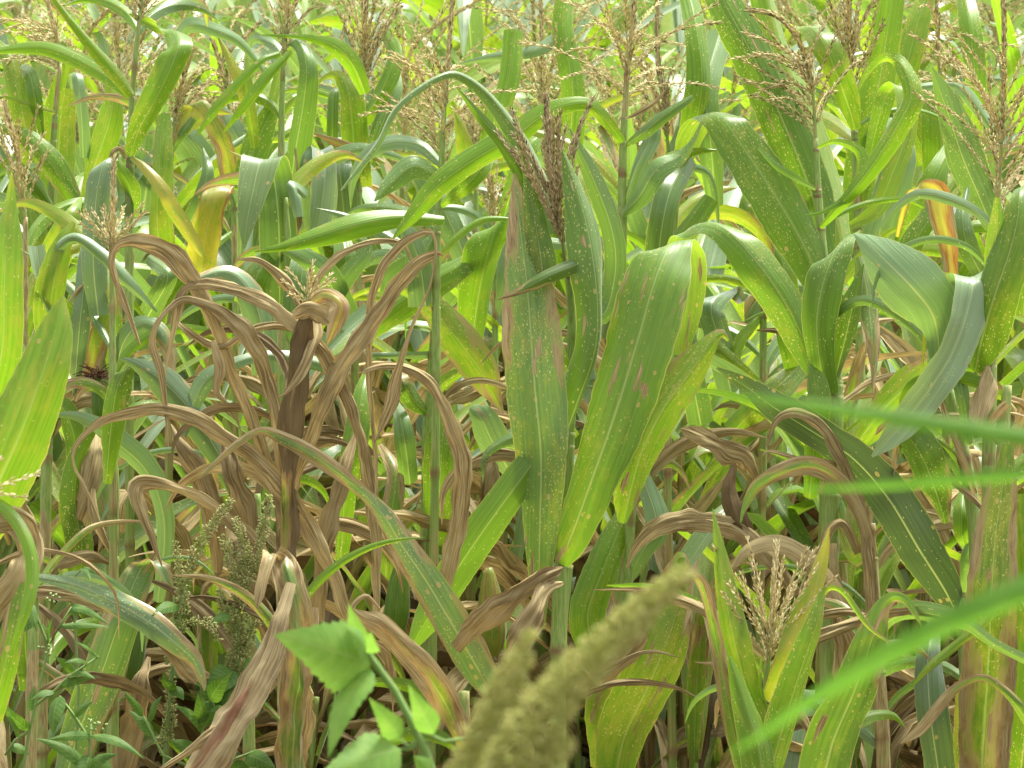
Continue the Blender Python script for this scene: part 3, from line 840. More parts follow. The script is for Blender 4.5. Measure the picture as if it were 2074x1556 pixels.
# --- withered brown plant left of centre
PS, FS = plant(5.85, 'dead brown corn plant left of centre, long tan leaves arching both sides',
 '578 1560 40;576 1300 38;574 1100 36;576 960 36;586 820 34;604 700 26;622 640 18', [
 ('596 1190 28 1;556 1000 32 3;514 868 32 5;466 745 32 6;424 630 36 7;384 562 46 8;334 508 52 8;278 490 46 8;234 500 26 7;226 545 20 7;250 612 22 7;268 660 12 7;284 700 3 7', 'd', dict(half=True, curl=0.9)),
 ('766 1260 22 0;762 1090 26 2;746 935 30 4;716 825 34 6;672 738 38 7;612 668 40 8;552 617 38 8;490 588 34 8;430 574 28 8;378 580 18 8;358 612 28 8;350 665 16 8;340 720 8 8;333 768 3 8', 'd', dict(half=True, curl=1.0)),
 ('578 1010 30 2;568 885 42 5;546 772 44 7;506 686 44 9;452 632 38 9;400 609 26 9;362 608 16 9;322 648 14 10;308 692 18 10;324 750 18 10;336 830 12 10;341 905 3 10', 'd', dict(half=True, curl=0.9)),
 ('730 1310 22 4;656 1132 42 6;574 990 48 8;482 906 48 9;400 856 40 10;326 832 34 10;256 838 28 10;196 862 20 10;152 906 12 10;150 945 9 10;174 990 10 10;202 1056 4 10', 'd', dict(half=True, curl=0.7)),
 ('610 1270 32 4;524 1122 38 6;442 1038 38 7;372 997 36 8;312 980 36 9;276 990 36 10;288 1040 30 11;310 1092 22 11;328 1146 5 11', 'd', dict(half=True, curl=0.7)),
 ('586 1015 22 3;628 885 38 6;680 762 54 8;738 672 58 9;796 592 48 9;846 534 38 9;884 514 20 9;898 518 4 9', 'd', dict(half=True, curl=0.5, crumple=.2)),
 ('764 1060 8 6;757 900 11 6;746 765 13 7;750 622 17 8;776 540 20 9;814 494 18 9;858 470 14 9;882 484 9 9;874 572 9 10;836 660 10 10;816 722 18 10;796 802 32 10;770 872 12 10;760 895 3 10', 'd', dict(curl=1.2)),
 ('890 1235 32 1;918 1112 48 3;938 1010 56 5;934 918 50 6;906 840 44 7;870 776 38 8;820 746 28 8;776 742 20 8;746 748 14 9;736 758 4 9', 'd', dict(half=True, curl=0.6, dry=(.75, .95))),
 ('578 1130 44 8;580 980 56 9;585 855 58 9;600 735 62 9;616 662 40 9;626 630 14 9', 'dm', dict(curl=1.2, dry=(0.44, 0.8), val=.6)),
 ('642 636 32 6;638 692 34 9;606 760 26 11;578 796 12 12;562 806 2 12', 'd', dict(crumple=.15, curl=.8)),
 ('630 616 18 8;658 600 44 9;688 622 52 10;678 660 36 10;662 698 5 10', 'm', dict(dry=(.45, .42), yel=.8, curl=.3, wave=.2)),
 ('594 642 26 9;622 630 48 10;650 640 50 10;664 656 24 10', 'd', dict(curl=.5)),
 ('1012 1430 34 8;970 1358 78 9;918 1268 86 10;864 1178 80 10;814 1104 62 9;780 1048 44 9;738 1002 32 8;680 955 38 9;620 915 38 10;566 886 32 10;526 873 18 10;480 900 17 11;440 936 13 11;404 968 3 11', 'm', dict(dry=(0.27, 0.42), blue=0.8, curl=0.4, fleck=.8, wave=.12, yel=.35, les=.7)),
 ('350 640 10;372 664 12 3;420 695 22 6;460 700 18 7;500 672 16 7;560 660 24 6;610 672 14 4', 'd', {}),
 ('430 690 12 9;445 740 26 10;440 790 24 10;455 810 8 10', 'd', dict(crumple=.4)),
 ('520 1160 60 0;500 1050 60;470 960 50;450 880 20', 'd', dict(val=.7)),
 ('640 1260 40 0;650 1120 50;690 980 44;720 880 12', 'd', dict(val=.8)),
 ('560 1300 60 -2;510 1200 70;480 1100 50;490 1020 10', 'd', dict(val=.7)),
 ], dry=0.95, seed=21, extra=9, extra_kinds=['d', 'd', 'd', 'dm'],
 tas=dict(axis=[(622, 650, 4), (626, 610, 4), (632, 545, 4)], n=8, spread=0.9, droop=0.3, blen=0.8, seed=9, f0=0.2, f1=0.6, dens=0.7, light=0.15))

plant(5.6, 'corn plant left of the toothed weed, its broad brown leaf bent double',
 '592 1640 42;590 1500 40;585 1350 34;575 1240 24', [
 ('592 1690 70 3;594 1500 78 5;604 1360 88 7;598 1240 94 8;582 1160 80 7;568 1128 54 5 0 15;550 1124 44 9 20 15;536 1160 34 11;526 1205 28 12;520 1232 4 12', 'dm', dict(curl=0.45, dry=(0.33, 0.62), crumple=.2, yel=.5, blue=.3)),
 ('588 1180 26 9;560 1270 54 11;526 1360 84 12;470 1460 106 13;404 1560 112 13;330 1680 80 13', 'dm', dict(dry=(0.85, 0.60), crumple=.18, curl=.35, blue=2.0, yel=.9)),
 ('630 1230 30 4;622 1330 50 5;610 1430 46;600 1560 40', 'd', {}),
 ('560 1380 20 10;480 1450 24 12;400 1510 26 13;310 1570 18 13', 'd', {}),
 ], dry=0.7, seed=22)

plant(5.7, 'corn plant right of the toothed weed, twisted rust-edged leaf drooping right',
 '930 1620 36;938 1500 34;940 1400 26', [
 ('942 1520 24 3;908 1436 66 5;862 1362 68 7;814 1312 56 8;768 1268 56 9;736 1254 38 9;712 1232 16 9;742 1206 10 9;770 1235 6 8', 'm', dict(dry=(0.35, 0.75), yel=.6, curl=0.6)),
 ('950 1480 20 -2;1010 1390 30 -2;1045 1310 60;1080 1250 70;1110 1195 50;1140 1180 10', 'd', dict(curl=.5, val=.8)),
 ('925 1320 40;985 1255 60;1055 1200 56;1110 1165 50;1140 1150 10', 'd', dict(val=.75)),
 ], dry=0.5, seed=23)

# left middle
plant(6.15, 'left corn plant with dark green white-edged leaf pointing up left',
 '505 1560 30;505 1200 28;520 1080 22;522 1000 14', [
 ('524 1110 22 0;484 1005 32 3;442 920 52 5;392 840 76 7;334 776 72 8;284 742 36 8;244 726 4 8', 'b', dict(curl=0.4, les=0.5, val=0.72)),
 ('215 980 20;226 870 54 2;238 790 56 3;258 745 36 3 0 40;282 740 10 2', 'g', dict(les=.4, val=.9)),
 ('690 750 24;625 730 34 2;545 720 26 4;474 736 30 6;416 772 46 7;388 830 34 7;374 885 10 7', 'b', dict(curl=.5)),
 ('540 760 60;532 670 70 2;506 592 58 3;462 552 38 3;400 566 20 4;372 600 4 4', 'b', dict(dry=(.1, .5), les=.5, wave=.1)),
 ('690 1140 30;700 1000 50;720 880 60;735 790 40;745 740 6', 'g', {}),
 ('440 1160 30;430 1060 60;400 960 56;360 900 30;345 860 6', 'dm', dict(val=.7)),
 ], seed=24)

plant(6.3, 'left corn plant with pale pointed leaf drooping right below a dark-silked cob',
 '228 1560 30;228 1300 30;228 1120 28;230 1040 26;232 950 20;215 800 16;205 600 12', [
 ('320 1220 26;334 1090 40 4;324 1010 48 6;292 945 58 7;236 895 52 8;180 856 34 8;130 842 16 8;86 852 3 8', 'b', dict(curl=0.4, val=1.15)),
 ('222 770 40;226 665 44 2;218 596 40 3;196 568 24 4;164 584 15 5;138 612 3 5', 'm', dict(dry=(0, .6))),
 ('150 805 8;158 705 40;168 600 44;180 510 44;190 440 20', 'b', {}),
 ('150 812 14;182 742 52 2;202 680 48 3;216 628 10 3', 'y', dict(dry=(.55, .2))),
 ('232 760 20;254 690 54 3;290 656 44 4;330 682 40 5;348 760 20 5', 'b', dict(dry=(.1, .5))),
 ('150 1240 30;165 1120 60;150 1020 60;160 930 40;200 850 20', 'g', dict(val=.8)),
 ('140 1090 40;170 1010 60;190 930 50;196 860 20', 'dm', {}),
 ('230 1130 8;215 1100 20;190 1040 24;185 960 18;175 900 5', 'dm', {}),
 ('75 1200 12 1;120 1145 30 3;180 1128 34 3;222 1140 16 1', 'd', {}),
 ], dry=0.25, seed=25)

plant(6.4, 'corn plant with bare yellow cane just behind the big bright left-edge leaf',
 '85 1560 30;88 1300 28;92 1050 28;96 900 24;105 780 16', [
 ('95 900 20;70 850 50;40 780 60;30 700 40', 'g', {}),
 ('100 890 14;120 820 40;150 880 50;150 960 30', 'gd', {}),
 ('60 1400 40;50 1280 50;62 1180 40;80 1120 12', 'gd', {}),
 ], dry=0.55, seed=26)

plant(5.7, 'low left corn plant, fading blue-green leaf sloping right over a tan one',
 '62 1600 30;66 1350 28;68 1220 24;70 1160 16', [
 ('66 1168 14 2;104 1174 24 5;162 1188 40 8;236 1222 58 11;304 1262 64 13;352 1300 56 14;390 1334 42 14;410 1380 18 14;414 1400 3 14', 'm', dict(dry=(0.12, 0.42), blue=1.0, curl=0.4, les=.6, yel=.2)),
 ('62 1198 20 0;110 1200 46 2;170 1212 50 3;225 1236 14 4', 'd', dict(curl=.4, crumple=.15)),
 ('300 1290 10 12;330 1310 36 12;372 1360 44 12;398 1384 10 13', 'd', dict(crumple=.1)),
 ], dry=0.6, seed=27)

plant(5.95, 'low left corn plant with wide drooping leaf edged tan beside a green cob',
 '128 1660 40;180 1520 34;238 1380 30;270 1250 24;280 1180 14', [
 ('124 1620 70 2;154 1500 88 3;194 1398 96 4;238 1272 90 5;272 1180 74 4;296 1140 52 3 0 15;320 1140 40 6 0 -20;340 1170 24 7;350 1190 4 7', 'm', dict(blue=.5, dry=(.14, .40), curl=0.35, les=.6, yel=.15)),
 ('230 1640 50 -2;262 1500 60 -1;280 1400 50;300 1330 10', 'd', dict(val=.7)),
 ], dry=0.4, seed=28)

# front left
plant(5.0, 'nearest left-edge corn plant with two big bright yellow-green leaves',
 '-60 1700 40;-62 1350 40;-66 1120 36;-64 900 28;-40 700 20', [
 ('-24 830 44 0;6 710 84 2;10 590 78 3;14 490 66 3;20 410 28 2;24 344 2 2', 'g', dict(val=1.12, fleck=0.5, yel=0.4, curl=0.3)),
 ('-70 1110 120 2;-6 980 152 4;44 870 146 5;88 750 120 5;114 665 80 4;128 598 5 3', 'g', dict(val=1.12, fleck=0.5, yel=0.45, curl=0.25, dry=(0, .12), les=.4)),
 ('-40 1000 24 4;14 1032 28 6;56 1098 30 8;66 1172 30 9;50 1245 24 10;22 1320 6 10', 'g', dict(val=1.2, fleck=.15)),
 ('-60 1080 60 3;0 1052 70 5;46 1062 60 4 0 60;62 1100 70 1 0 50;44 1160 84 3;-10 1230 80 4;-60 1280 60 5', 'dm', dict(dry=(.8, .62), curl=.3, crumple=.12)),
 ('-20 1460 50 3;10 1350 56 5;30 1250 48 5;48 1180 12 4', 'g', dict(les=.6, dry=(.1, .3))),
 ], dry=0.4, seed=29)

# middle between brown arches and centre plant
plant(6.6, 'corn plant between brown arches and central plant, leaf with orange lower edge',
 '858 1560 30;860 1200 28;864 1010 28;866 880 26;868 835 22;872 740 14;878 640 10', [
 ('690 616 8 2;748 588 14 4;820 588 30 6;872 622 62 8;930 692 92 9;980 762 76 8;1004 808 30 7;1020 838 3 7', 'y', dict(dry=(0.22, 0.36), yel=0.6, curl=0.4, val=1.0)),
 ('735 675 44 0;800 622 68 3;880 570 68 4;950 530 42 3;995 508 5 2', 'g', dict(fleck=0.25)),
 ('955 690 56;968 590 80 2;988 505 80 3;1012 450 62 2 0 40;1040 436 30 0', 'g', dict(val=1.15)),
 ('1050 980 40;1004 905 76 3;974 846 62 4;952 828 22 3', 'b', dict(les=.5)),
 ('888 1120 50;890 1010 80 3;896 905 84 4;900 850 40 3', 'g', dict(fleck=.35)),
 ('866 838 16;838 812 44 3;812 770 44;800 740 10', 'gd', dict(dry=(.1, .5))),
 ('830 980 40;822 910 50;812 850 40;800 810 10', 'bg', {}),
 ('870 720 18;790 720 16 3;740 718 8', 'b', {}),
 ('690 590 30;700 520 50;690 470 30', 'gd', {}),
 ('980 1080 40;985 1000 50;990 940 40;985 900 10', 'd', dict(val=.8)),
 ('780 1180 30;790 1060 50;800 960 44;770 900 12', 'm', {}),
 ], dry=0.35, seed=30)

plant(6.9, 'thin corn plant with small pale tassel just left of the central plant',
 '1005 1400 22;1004 1000 18;1003 700 15;1002 600 13;1003 470 9', [
 ('1000 480 10;960 520 50;900 600 60;860 640 30', 'bg', {}),
 ('1010 640 14;1030 560 50;1036 480 44;1045 420 10', 'b', {}),
 ], dry=0.6, seed=31, group=MIDDLE,
 tas=dict(axis=[(1003, 470, 0), (1000, 420, 0), (985, 325, 0)], n=10, spread=0.5, droop=0.3, seed=12, f1=.5))

# ------------------------------------------------------------------ corn plants behind the front ones
def mid(d, label, st, leaves, **kw):
    return plant(d, label, st, leaves, group=MIDDLE, **kw)

mid(6.5, 'upper left corn plant with rolled leaf slanting to the top edge',
 '262 900 22;262 520 22;262 420 21;264 320 20;266 250 15;268 192 14;275 110 12;284 20 9', [
 ('268 194 16 2;236 150 24 4;182 86 26 5;130 24 20 5;96 -24 14 5', 'gy', dict(curl=1.5)),
 ('262 316 22 2;284 256 46 4;320 190 60 5;348 130 64 5;362 92 62 4 0 10;356 66 56 0 0 0;330 60 26 -2 30 -30;292 42 24 -1;262 28 4 0', 'g', dict(fleck=.6, val=1.1, curl=.3)),
 ('266 318 10 2;290 336 22 4;330 384 32 6;352 424 36 6;394 492 28 6;410 520 6 6', 'y', dict(dry=(.15, .3), curl=.6, yel=.8)),
 ('256 322 8 4;242 302 12 6;228 308 12 7;222 334 4 7', 'd', {}),
 ('270 440 22 -1;266 385 40 1;246 346 28 2;236 326 4 2', 'g', dict(fleck=.6)),
 ], dry=0.3, seed=41,
 tas=dict(axis=[(280, 60, 0), (290, -20, 0), (302, -110, 0)], n=10, spread=0.45, droop=0.5, seed=21))

mid(6.9, 'upper left corner corn plant with speckled leaves and tassel drooping left',
 '95 900 22;97 520 22;104 400 19;108 300 16;113 220 13;122 130 9', [
 ('108 470 40;116 370 78 -3;120 260 80 -3;132 170 50 -2;146 96 6 -1', 'gy', dict(curl=.3)),
 ('172 420 44;192 340 60 1;220 255 62 2;228 195 40 2;212 140 6 1', 'gy', dict(curl=.35)),
 ('170 320 26;166 240 28 2;158 165 28 2 0 0;150 148 20 0 0 0;140 180 16 -2', 'b', dict(val=1.2)),
 ('64 330 60;45 230 54 2;28 155 42 2;10 108 34 0;-30 78 30', 'gy', {}),
 ('110 230 8 2;60 214 9 3;6 198 8 4', 'gy', dict(curl=1.2)),
 ('86 280 10;72 205 34;60 152 34;40 138 30', 'gd', {}),
 ('-50 262 20 2;20 262 28 4;62 286 48 5;104 332 62 6;140 390 46 6;166 436 6 6', 'g', dict(dry=(.05, .3), les=.5, curl=.4)),
 ('104 418 24 2;75 376 30 4;36 328 26 4', 'gd', dict(curl=1.3)),
 ('104 560 50;130 480 60;150 420 40;170 360 30', 'gy', {}),
 ('60 620 60;75 520 60;60 430 50;30 340 40', 'gy', {}),
 ], dry=0.5, seed=42,
 tas=dict(axis=[(122, 150, 0), (112, 60, 0), (84, -30, 0)], n=16, spread=0.8, droop=0.9, blen=0.75, seed=22, bias=LEFTB * .8, f1=.5))

mid(6.7, 'left-edge corn plant with dense tan tassel above the big bright leaf',
 '46 900 20;50 560 16;52 440 11', [
 ('80 560 50;120 480 46;150 430 30;165 400 8', 'gy', {}),
 ], dry=0.7, seed=43,
 tas=dict(axis=[(52, 450, 0), (40, 330, 1), (12, 205, 2)], n=14, spread=0.42, droop=0.25, seed=23, f1=.55))

mid(6.2, 'left corn plant with fan-shaped tassel before a blue-green upright leaf',
 '228 900 20;228 620 16;226 520 10', [
 ('200 640 46 -3;190 540 60 -3;192 440 62 -4;200 370 60 -4;212 330 48 -5 0 15;226 320 30 -7 0 15', 'b', dict(fleck=.3, curl=.35)),
 ('104 540 14 2;114 505 28 4;150 480 24 5;204 514 28 6;262 574 24 7;318 632 3 7', 'b', dict(curl=.9)),
 ('74 498 40 1 0 0;80 540 36 2;92 590 26 3;102 640 6 3', 'b', dict(val=1.1, curl=.2)),
 ('120 760 40;100 650 60;110 560 66;130 490 40;150 450 10', 'gy', {}),
 ('300 640 50;340 560 46;300 520 30', 'bg', {}),
 ], dry=0.5, seed=44,
 tas=dict(axis=[(225, 530, 0), (228, 430, 0), (231, 316, 0)], n=10, spread=0.75, droop=0.1, blen=.5, seed=24, f0=.05, f1=.22, light=.1))

mid(6.8, 'upper left corn plant with a rusty arched leaf right of its stalk',
 '342 900 20;346 520 18;345 400 16;346 320 14;352 270 9', [
 ('470 380 44;455 300 46 3;430 245 42 4;402 208 30 3 0 40;385 222 26 1;370 255 24 1;350 292 4 2', 'm', dict(dry=(.32, .3), yel=.7, curl=.4)),
 ('346 310 10;370 270 22 2;392 240 16 2', 'bg', {}),
 ('330 560 60;320 440 56;325 330 50;330 230 30', 'gy', dict(dry=(.2, .2))),
 ('404 570 66 16;416 480 70 24;430 420 62 26;441 384 56 25 0 0;450 374 54 21 0 0;455 395 40 16', 'y', dict(dry=(.2, .36), yel=.8, curl=.15)),
 ('300 690 60;330 600 50;380 540 40;470 470 10', 'g', {}),
 ('370 480 50;400 420 40;420 350 30;410 300 6', 'bg', {}),
 ], dry=0.6, seed=45,
 tas=dict(axis=[(352, 275, 0), (362, 190, 0), (392, 100, 1)], n=11, spread=0.4, droop=0.7, seed=25, bias=RIGHTB * .4))

mid(6.75, 'upper left corn plant with dark arching leaf, pale and shining at its crown',
 '572 900 24;572 560 22;570 300 17;573 150 12;577 20 10', [
 ('584 440 36;598 320 56 2;616 210 54 4;622 140 46 5;612 96 36 3 0 15;596 82 34 0 0 10;576 112 26 -3;556 190 24 -4;532 262 4 -4', 'gd', dict(curl=.5, blue=.3, val=.9)),
 ('590 104 12 4;546 150 24 6;510 196 24 7;476 240 15 7;452 270 3 7', 'g', dict(val=1.1)),
 ('566 108 16 3;530 122 14 5;490 160 20 6;440 216 24 7;415 250 15 7;399 276 3 7', 'g', dict(val=1.15)),
 ('540 150 10;490 88 22 2;440 62 30 3;386 50 38 3;358 80 26 2', 'b', dict(val=1.2)),
 ('510 240 22;488 175 26;464 116 18;438 66 3', 'y', dict(dry=(.1, .3))),
 ('516 300 22;506 225 27;500 155 20;501 96 2', 'gy', {}),
 ('740 190 26;716 134 44 2;682 96 40 3;640 80 20 2;602 74 11 2;528 71 3 2', 'g', dict(fleck=.55)),
 ('490 380 60;520 290 66 -2;552 220 36 -3', 'g', dict(val=1.05)),
 ('640 480 40;630 400 60;634 330 56;650 300 50 4 0 0;658 340 56 8 0 0;652 420 60 9;640 470 30 9', 'b', dict(les=.4, wave=.12)),
 ('600 480 10;606 430 16 4;602 380 12 5;596 360 4 5', 'd', dict(val=.8)),
 ('590 450 6;604 370 8 7;598 300 4 7', 'd', {}),
 ], dry=0.35, seed=46,
 tas=dict(axis=[(577, 130, 0), (582, 20, 0), (590, -90, 0)], n=10, spread=0.4, droop=0.5, seed=26))

mid(6.35, 'corn plant left of centre with grey-green leaf folded square at the top',
 '586 900 24;584 600 22;582 480 18;578 400 12', [
 ('566 620 44 -2;566 520 84 -1;562 420 84 0;552 352 88 0 0 0;530 322 92 4 0 -8;512 390 70 7 0 -8;500 450 42 8 0 -5;494 505 4 8', 'gd', dict(curl=.25, crease=.1, blue=.5, val=.85)),
 ('900 446 20 2;800 442 46 4;720 456 60 6;640 480 46 7;568 501 20 7;516 510 3 7', 'g', dict(fleck=.25, curl=.35, val=1.15)),
 ('620 400 30;596 380 36 3;604 440 20 4', 'b', {}),
 ('500 620 60;520 560 60;560 480 40', 'g', {}),
 ('700 640 60;660 560 60;610 520 40;560 500 10', 'bg', {}),
 ('640 640 50;700 560 46;740 500 30;690 470 10', 'bg', {}),
 ('620 740 50;600 640 60;610 560 60;620 500 40', 'bg', {}),
 ], dry=0.3, seed=47)

mid(7.0, 'corn plant left of top centre with the bushiest upright tan tassel',
 '716 900 20;724 560 18;728 330 14;733 200 10', [
 ('722 380 70 0;716 270 62 2;708 195 54 3;692 158 34 2 0 15;666 154 14 2;636 175 8 3;610 192 9 4;580 222 15 5;564 258 3 5', 'gy', dict(curl=.35)),
 ('674 330 22;674 245 28;677 186 24 0 0 0;690 178 20 -3 0 0', 'gd', {}),
 ('780 330 6 3;740 310 20 3;682 290 20 5;636 270 3 5', 'y', dict(dry=(.25, .6))),
 ('900 322 6 4;800 313 16 5;735 306 24 6;680 288 20 7;634 270 3 7', 'y', dict(dry=(.2, .55), yel=.7)),
 ('700 460 60;690 350 50;680 280 36', 'b', {}),
 ('730 250 30;760 210 40;790 150 40;796 100 34;770 60 20', 'g', {}),
 ('745 330 20;770 260 36;800 180 36;795 120 20', 'bg', {}),
 ], dry=0.5, seed=48,
 tas=dict(axis=[(733, 210, 0), (738, 90, 0), (744, -60, 0)], n=20, spread=0.45, droop=0.25, blen=.6, seed=28))

mid(6.45, 'corn plant near top centre, yellow-green stalk, spreading tassel leaning left',
 '882 900 22;884 560 20;886 450 17;894 330 14;899 220 10', [
 ('936 380 30;944 310 40 2;932 255 26 3;920 226 4 3', 'y', dict(dry=(0, .2), yel=.7)),
 ('890 360 30;840 336 56 2;796 366 46 3;758 408 4 4', 'bg', dict(val=1.1)),
 ('884 470 14;850 520 40;800 560 50;770 600 10', 'bg', {}),
 ('890 420 12;940 380 40;980 330 46;1000 280 10', 'g', {}),
 ('860 620 60;850 540 60;830 480 40;800 440 10', 'b', {}),
 ], dry=0.35, seed=49,
 tas=dict(axis=[(897, 330, 0), (902, 210, 0), (910, 90, 0), (920, -40, -1)], n=19, spread=0.85, droop=0.5, blen=.5, seed=29, bias=LEFTB * .6, f1=.5))

mid(6.4, 'corn plant right of top centre with pale jointed cane and wide open tassel',
 '1256 900 26;1258 560 25;1260 440 24;1262 300 18;1267 200 15;1272 100 12', [
 ('1262 288 14 2;1228 246 30 4;1188 210 32 5 10;1112 226 44 7;1042 276 58 9;962 322 58 10;892 372 54 11;840 432 36 11;794 486 3 11', 'g', dict(val=1.1, curl=.4, fleck=.2)),
 ('1260 436 12 2;1296 398 46 4;1332 342 52 5;1376 318 32 4;1402 288 14 4;1422 246 6 4', 'bg', dict(val=1.1, dry=(0, .3))),
 ('1268 294 10;1302 270 28 3;1346 234 28 4;1404 196 14 4', 'gd', dict(blue=.4)),
 ('1262 420 8;1290 340 30;1320 280 36;1330 230 10', 'b', {}),
 ('1266 240 4 4;1300 226 14 5;1334 200 10 5;1345 185 4 5', 'd', {}),
 ('1200 560 50;1190 460 50;1180 380 40;1200 320 20', 'g', dict(yel=.6, dry=(0, .3))),
 ('1330 560 60;1340 460 60;1360 380 60;1400 320 40', 'bg', {}),
 ('1240 620 50;1300 560 50;1380 480 50;1440 400 40', 'g', {}),
 ], dry=0.45, seed=50,
 tas=dict(axis=[(1267, 215, 0), (1276, 110, 0), (1284, 20, 0), (1290, -60, 0)], n=15, spread=0.85, droop=0.55, blen=.8, seed=30, f1=.5))

mid(6.4, 'upper right corn plant with tassel nodding left over very broad leaves',
 '1672 900 28;1668 560 24;1664 480 21;1656 380 18;1652 280 13', [
 ('1672 600 60 1;1618 480 112 3;1552 370 118 4;1494 284 104 4;1462 238 88 2 0 12;1436 230 84 -2 0 6;1404 262 70 -5 0 10;1386 310 46 -7;1372 360 20 -8;1362 404 3 -8', 'g', dict(curl=.3, crease=.1, fleck=.4, les=.3, val=.95)),
 ('1674 520 40 -3;1646 400 96 -4;1596 270 108 -4;1528 120 100 -4;1476 24 84 -5;1440 -50 60 -6', 'gd', dict(curl=.3, fleck=.5, les=.5, val=.95)),
 ('1712 540 50 -7;1680 400 96 -8;1632 250 100 -8;1584 120 84 -8;1556 20 60 -8;1540 -50 50 -8', 'gy', dict(curl=.3)),
 ('1656 300 6 2;1692 288 13 3;1738 306 24 4;1746 352 32 5;1716 398 20 5;1664 430 8 5;1630 436 3 5', 'g', dict(dry=(0, .2))),
 ('1652 384 6 2;1612 361 16 3;1570 336 14 4;1536 300 6 4', 'bg', dict(val=1.2)),
 ('1662 462 10 2;1706 412 26 5;1764 340 42 7;1820 252 52 8;1846 192 46 8;1826 132 38 6 0 30;1792 118 20 4;1756 150 14 4;1734 196 3 4', 'g', dict(val=1.1, curl=.5)),
 ], dry=0.45, seed=51,
 tas=dict(axis=[(1652, 290, 0), (1644, 180, 1), (1618, 90, 2), (1570, 36, 3), (1510, 24, 4)], n=20, spread=0.8, droop=0.55, blen=.5, seed=31, bias=LEFTB * .6, f0=.04, f1=.5, dens=1.1))

mid(6.75, 'upper right corn plant with narrow erect tassel behind the nodding one',
 '1745 900 24;1738 480 22;1734 340 19;1730 262 15;1726 220 10', [
 ('1733 264 22 2;1718 212 50 4;1690 134 66 5;1666 84 66 4 0 30;1640 56 46 0 0 20;1606 66 30 -3;1580 110 8 -4', 'gy', dict(curl=.4)),
 ('1728 500 60 -3;1748 330 80 -4;1778 180 80 -5;1802 30 66 -5;1812 -60 50 -5', 'g', dict(fleck=.7, val=.95)),
 ('1746 420 10;1764 310 32 2;1784 226 44 3;1804 180 44 3 0 10;1828 178 44 6 0 0;1836 262 50 8 0 10;1808 350 48 9;1768 430 36 9;1690 470 6 9', 'g', dict(curl=.4, val=1.1)),
 ('2010 260 24 2;1962 194 34 3;1930 170 18 3;1880 174 16 4;1828 180 3 4', 'b', dict(val=1.3)),
 ('1752 580 50;1788 450 84 2;1816 340 80 3;1814 266 78 2 0 0;1800 244 74 -2 0 0;1776 300 70 -5', 'b', dict(val=1.15, curl=.25)),
 ('1820 540 50;1856 440 60;1894 356 54;1930 290 30', 'g', {}),
 ], dry=0.4, seed=52,
 tas=dict(axis=[(1727, 235, 0), (1722, 110, 0), (1718, -60, 0)], n=16, spread=0.42, droop=0.12, blen=.62, seed=32, f1=.55))

mid(7.2, 'upper right corn plant with mop-like tassel, its branches hanging straight down',
 '1916 900 20;1914 560 18;1908 330 14;1904 170 10', [
 ('1900 420 50;1904 300 70;1896 210 60;1880 150 20', 'g', dict(val=1.1)),
 ('1880 330 60;1830 200 60;1850 80 60;1880 -20 40', 'gy', {}),
 ('1960 300 50;1975 180 50;1965 60 50;1950 -30 40', 'g', dict(val=1.1, dry=(0, .2))),
 ], dry=0.5, seed=53,
 tas=dict(axis=[(1905, 200, 0), (1900, 90, 0), (1896, -50, 0)], n=18, spread=0.8, droop=1.6, blen=.7, seed=33, f1=.6))

mid(6.2, 'upper right corner corn plant with the largest fanned tassel',
 '2004 900 26;2008 620 22;2014 520 18;2020 430 12', [
 ('2010 462 34 -2;1986 402 66 -2;1952 320 84 -2;1924 236 66 -2;1902 176 32 -2;1888 138 5 -2', 'bg', dict(curl=.25, fleck=.4)),
 ('1816 480 10 18;1834 412 14 22;1860 378 26 24 0 40;1896 390 60 24;1908 440 58 24;1922 505 44 23;1928 575 26 22', 'y', dict(dry=(.36, .42), yel=.95, wave=.1)),
 ('1990 560 40;1960 500 50;1950 440 40;1960 380 10', 'bg', {}),
 ('2070 640 60;2080 520 60;2070 420 40', 'g', {}),
 ('1800 640 60;1830 540 60;1870 460 50;1920 390 30', 'g', dict(fleck=.6)),
 ], dry=0.5, seed=54, extra=1,
 tas=dict(axis=[(2020, 440, 0), (2028, 300, 0), (2034, 130, 0), (2032, -60, 0)], n=26, spread=0.75, droop=0.32, blen=.55, seed=34, f0=.02, f1=.5, dens=1.1))

mid(6.7, 'corn plant right of centre with small tassel barely above the leaves',
 '1546 900 20;1546 700 18;1545 540 12', [
 ('1600 640 60;1590 560 60;1570 500 50;1540 460 20', 'g', {}),
 ('1545 640 10;1500 690 26 3;1480 740 40 4', 'gy', dict(curl=1.2)),
 ('1545 780 8 4;1500 748 22 6;1440 700 28 7', 'gy', dict(curl=1.2, fleck=.7)),
 ('1480 800 50;1460 700 60;1440 620 60;1480 590 40 0 0 20;1505 610 26 3', 'b', dict(dry=(0, .35))),
 ('1420 860 60;1400 760 60;1380 660 70;1400 580 60', 'bg', {}),
 ('1620 760 50;1600 680 60;1580 600 40;1540 560 10', 'g', {}),
 ('1480 880 60;1560 800 70;1620 740 40', 'gy', {}),
 ], dry=0.5, seed=55,
 tas=dict(axis=[(1545, 560, 0), (1546, 500, 0), (1550, 420, 0)], n=11, spread=0.5, droop=0.35, seed=35, f1=.55))

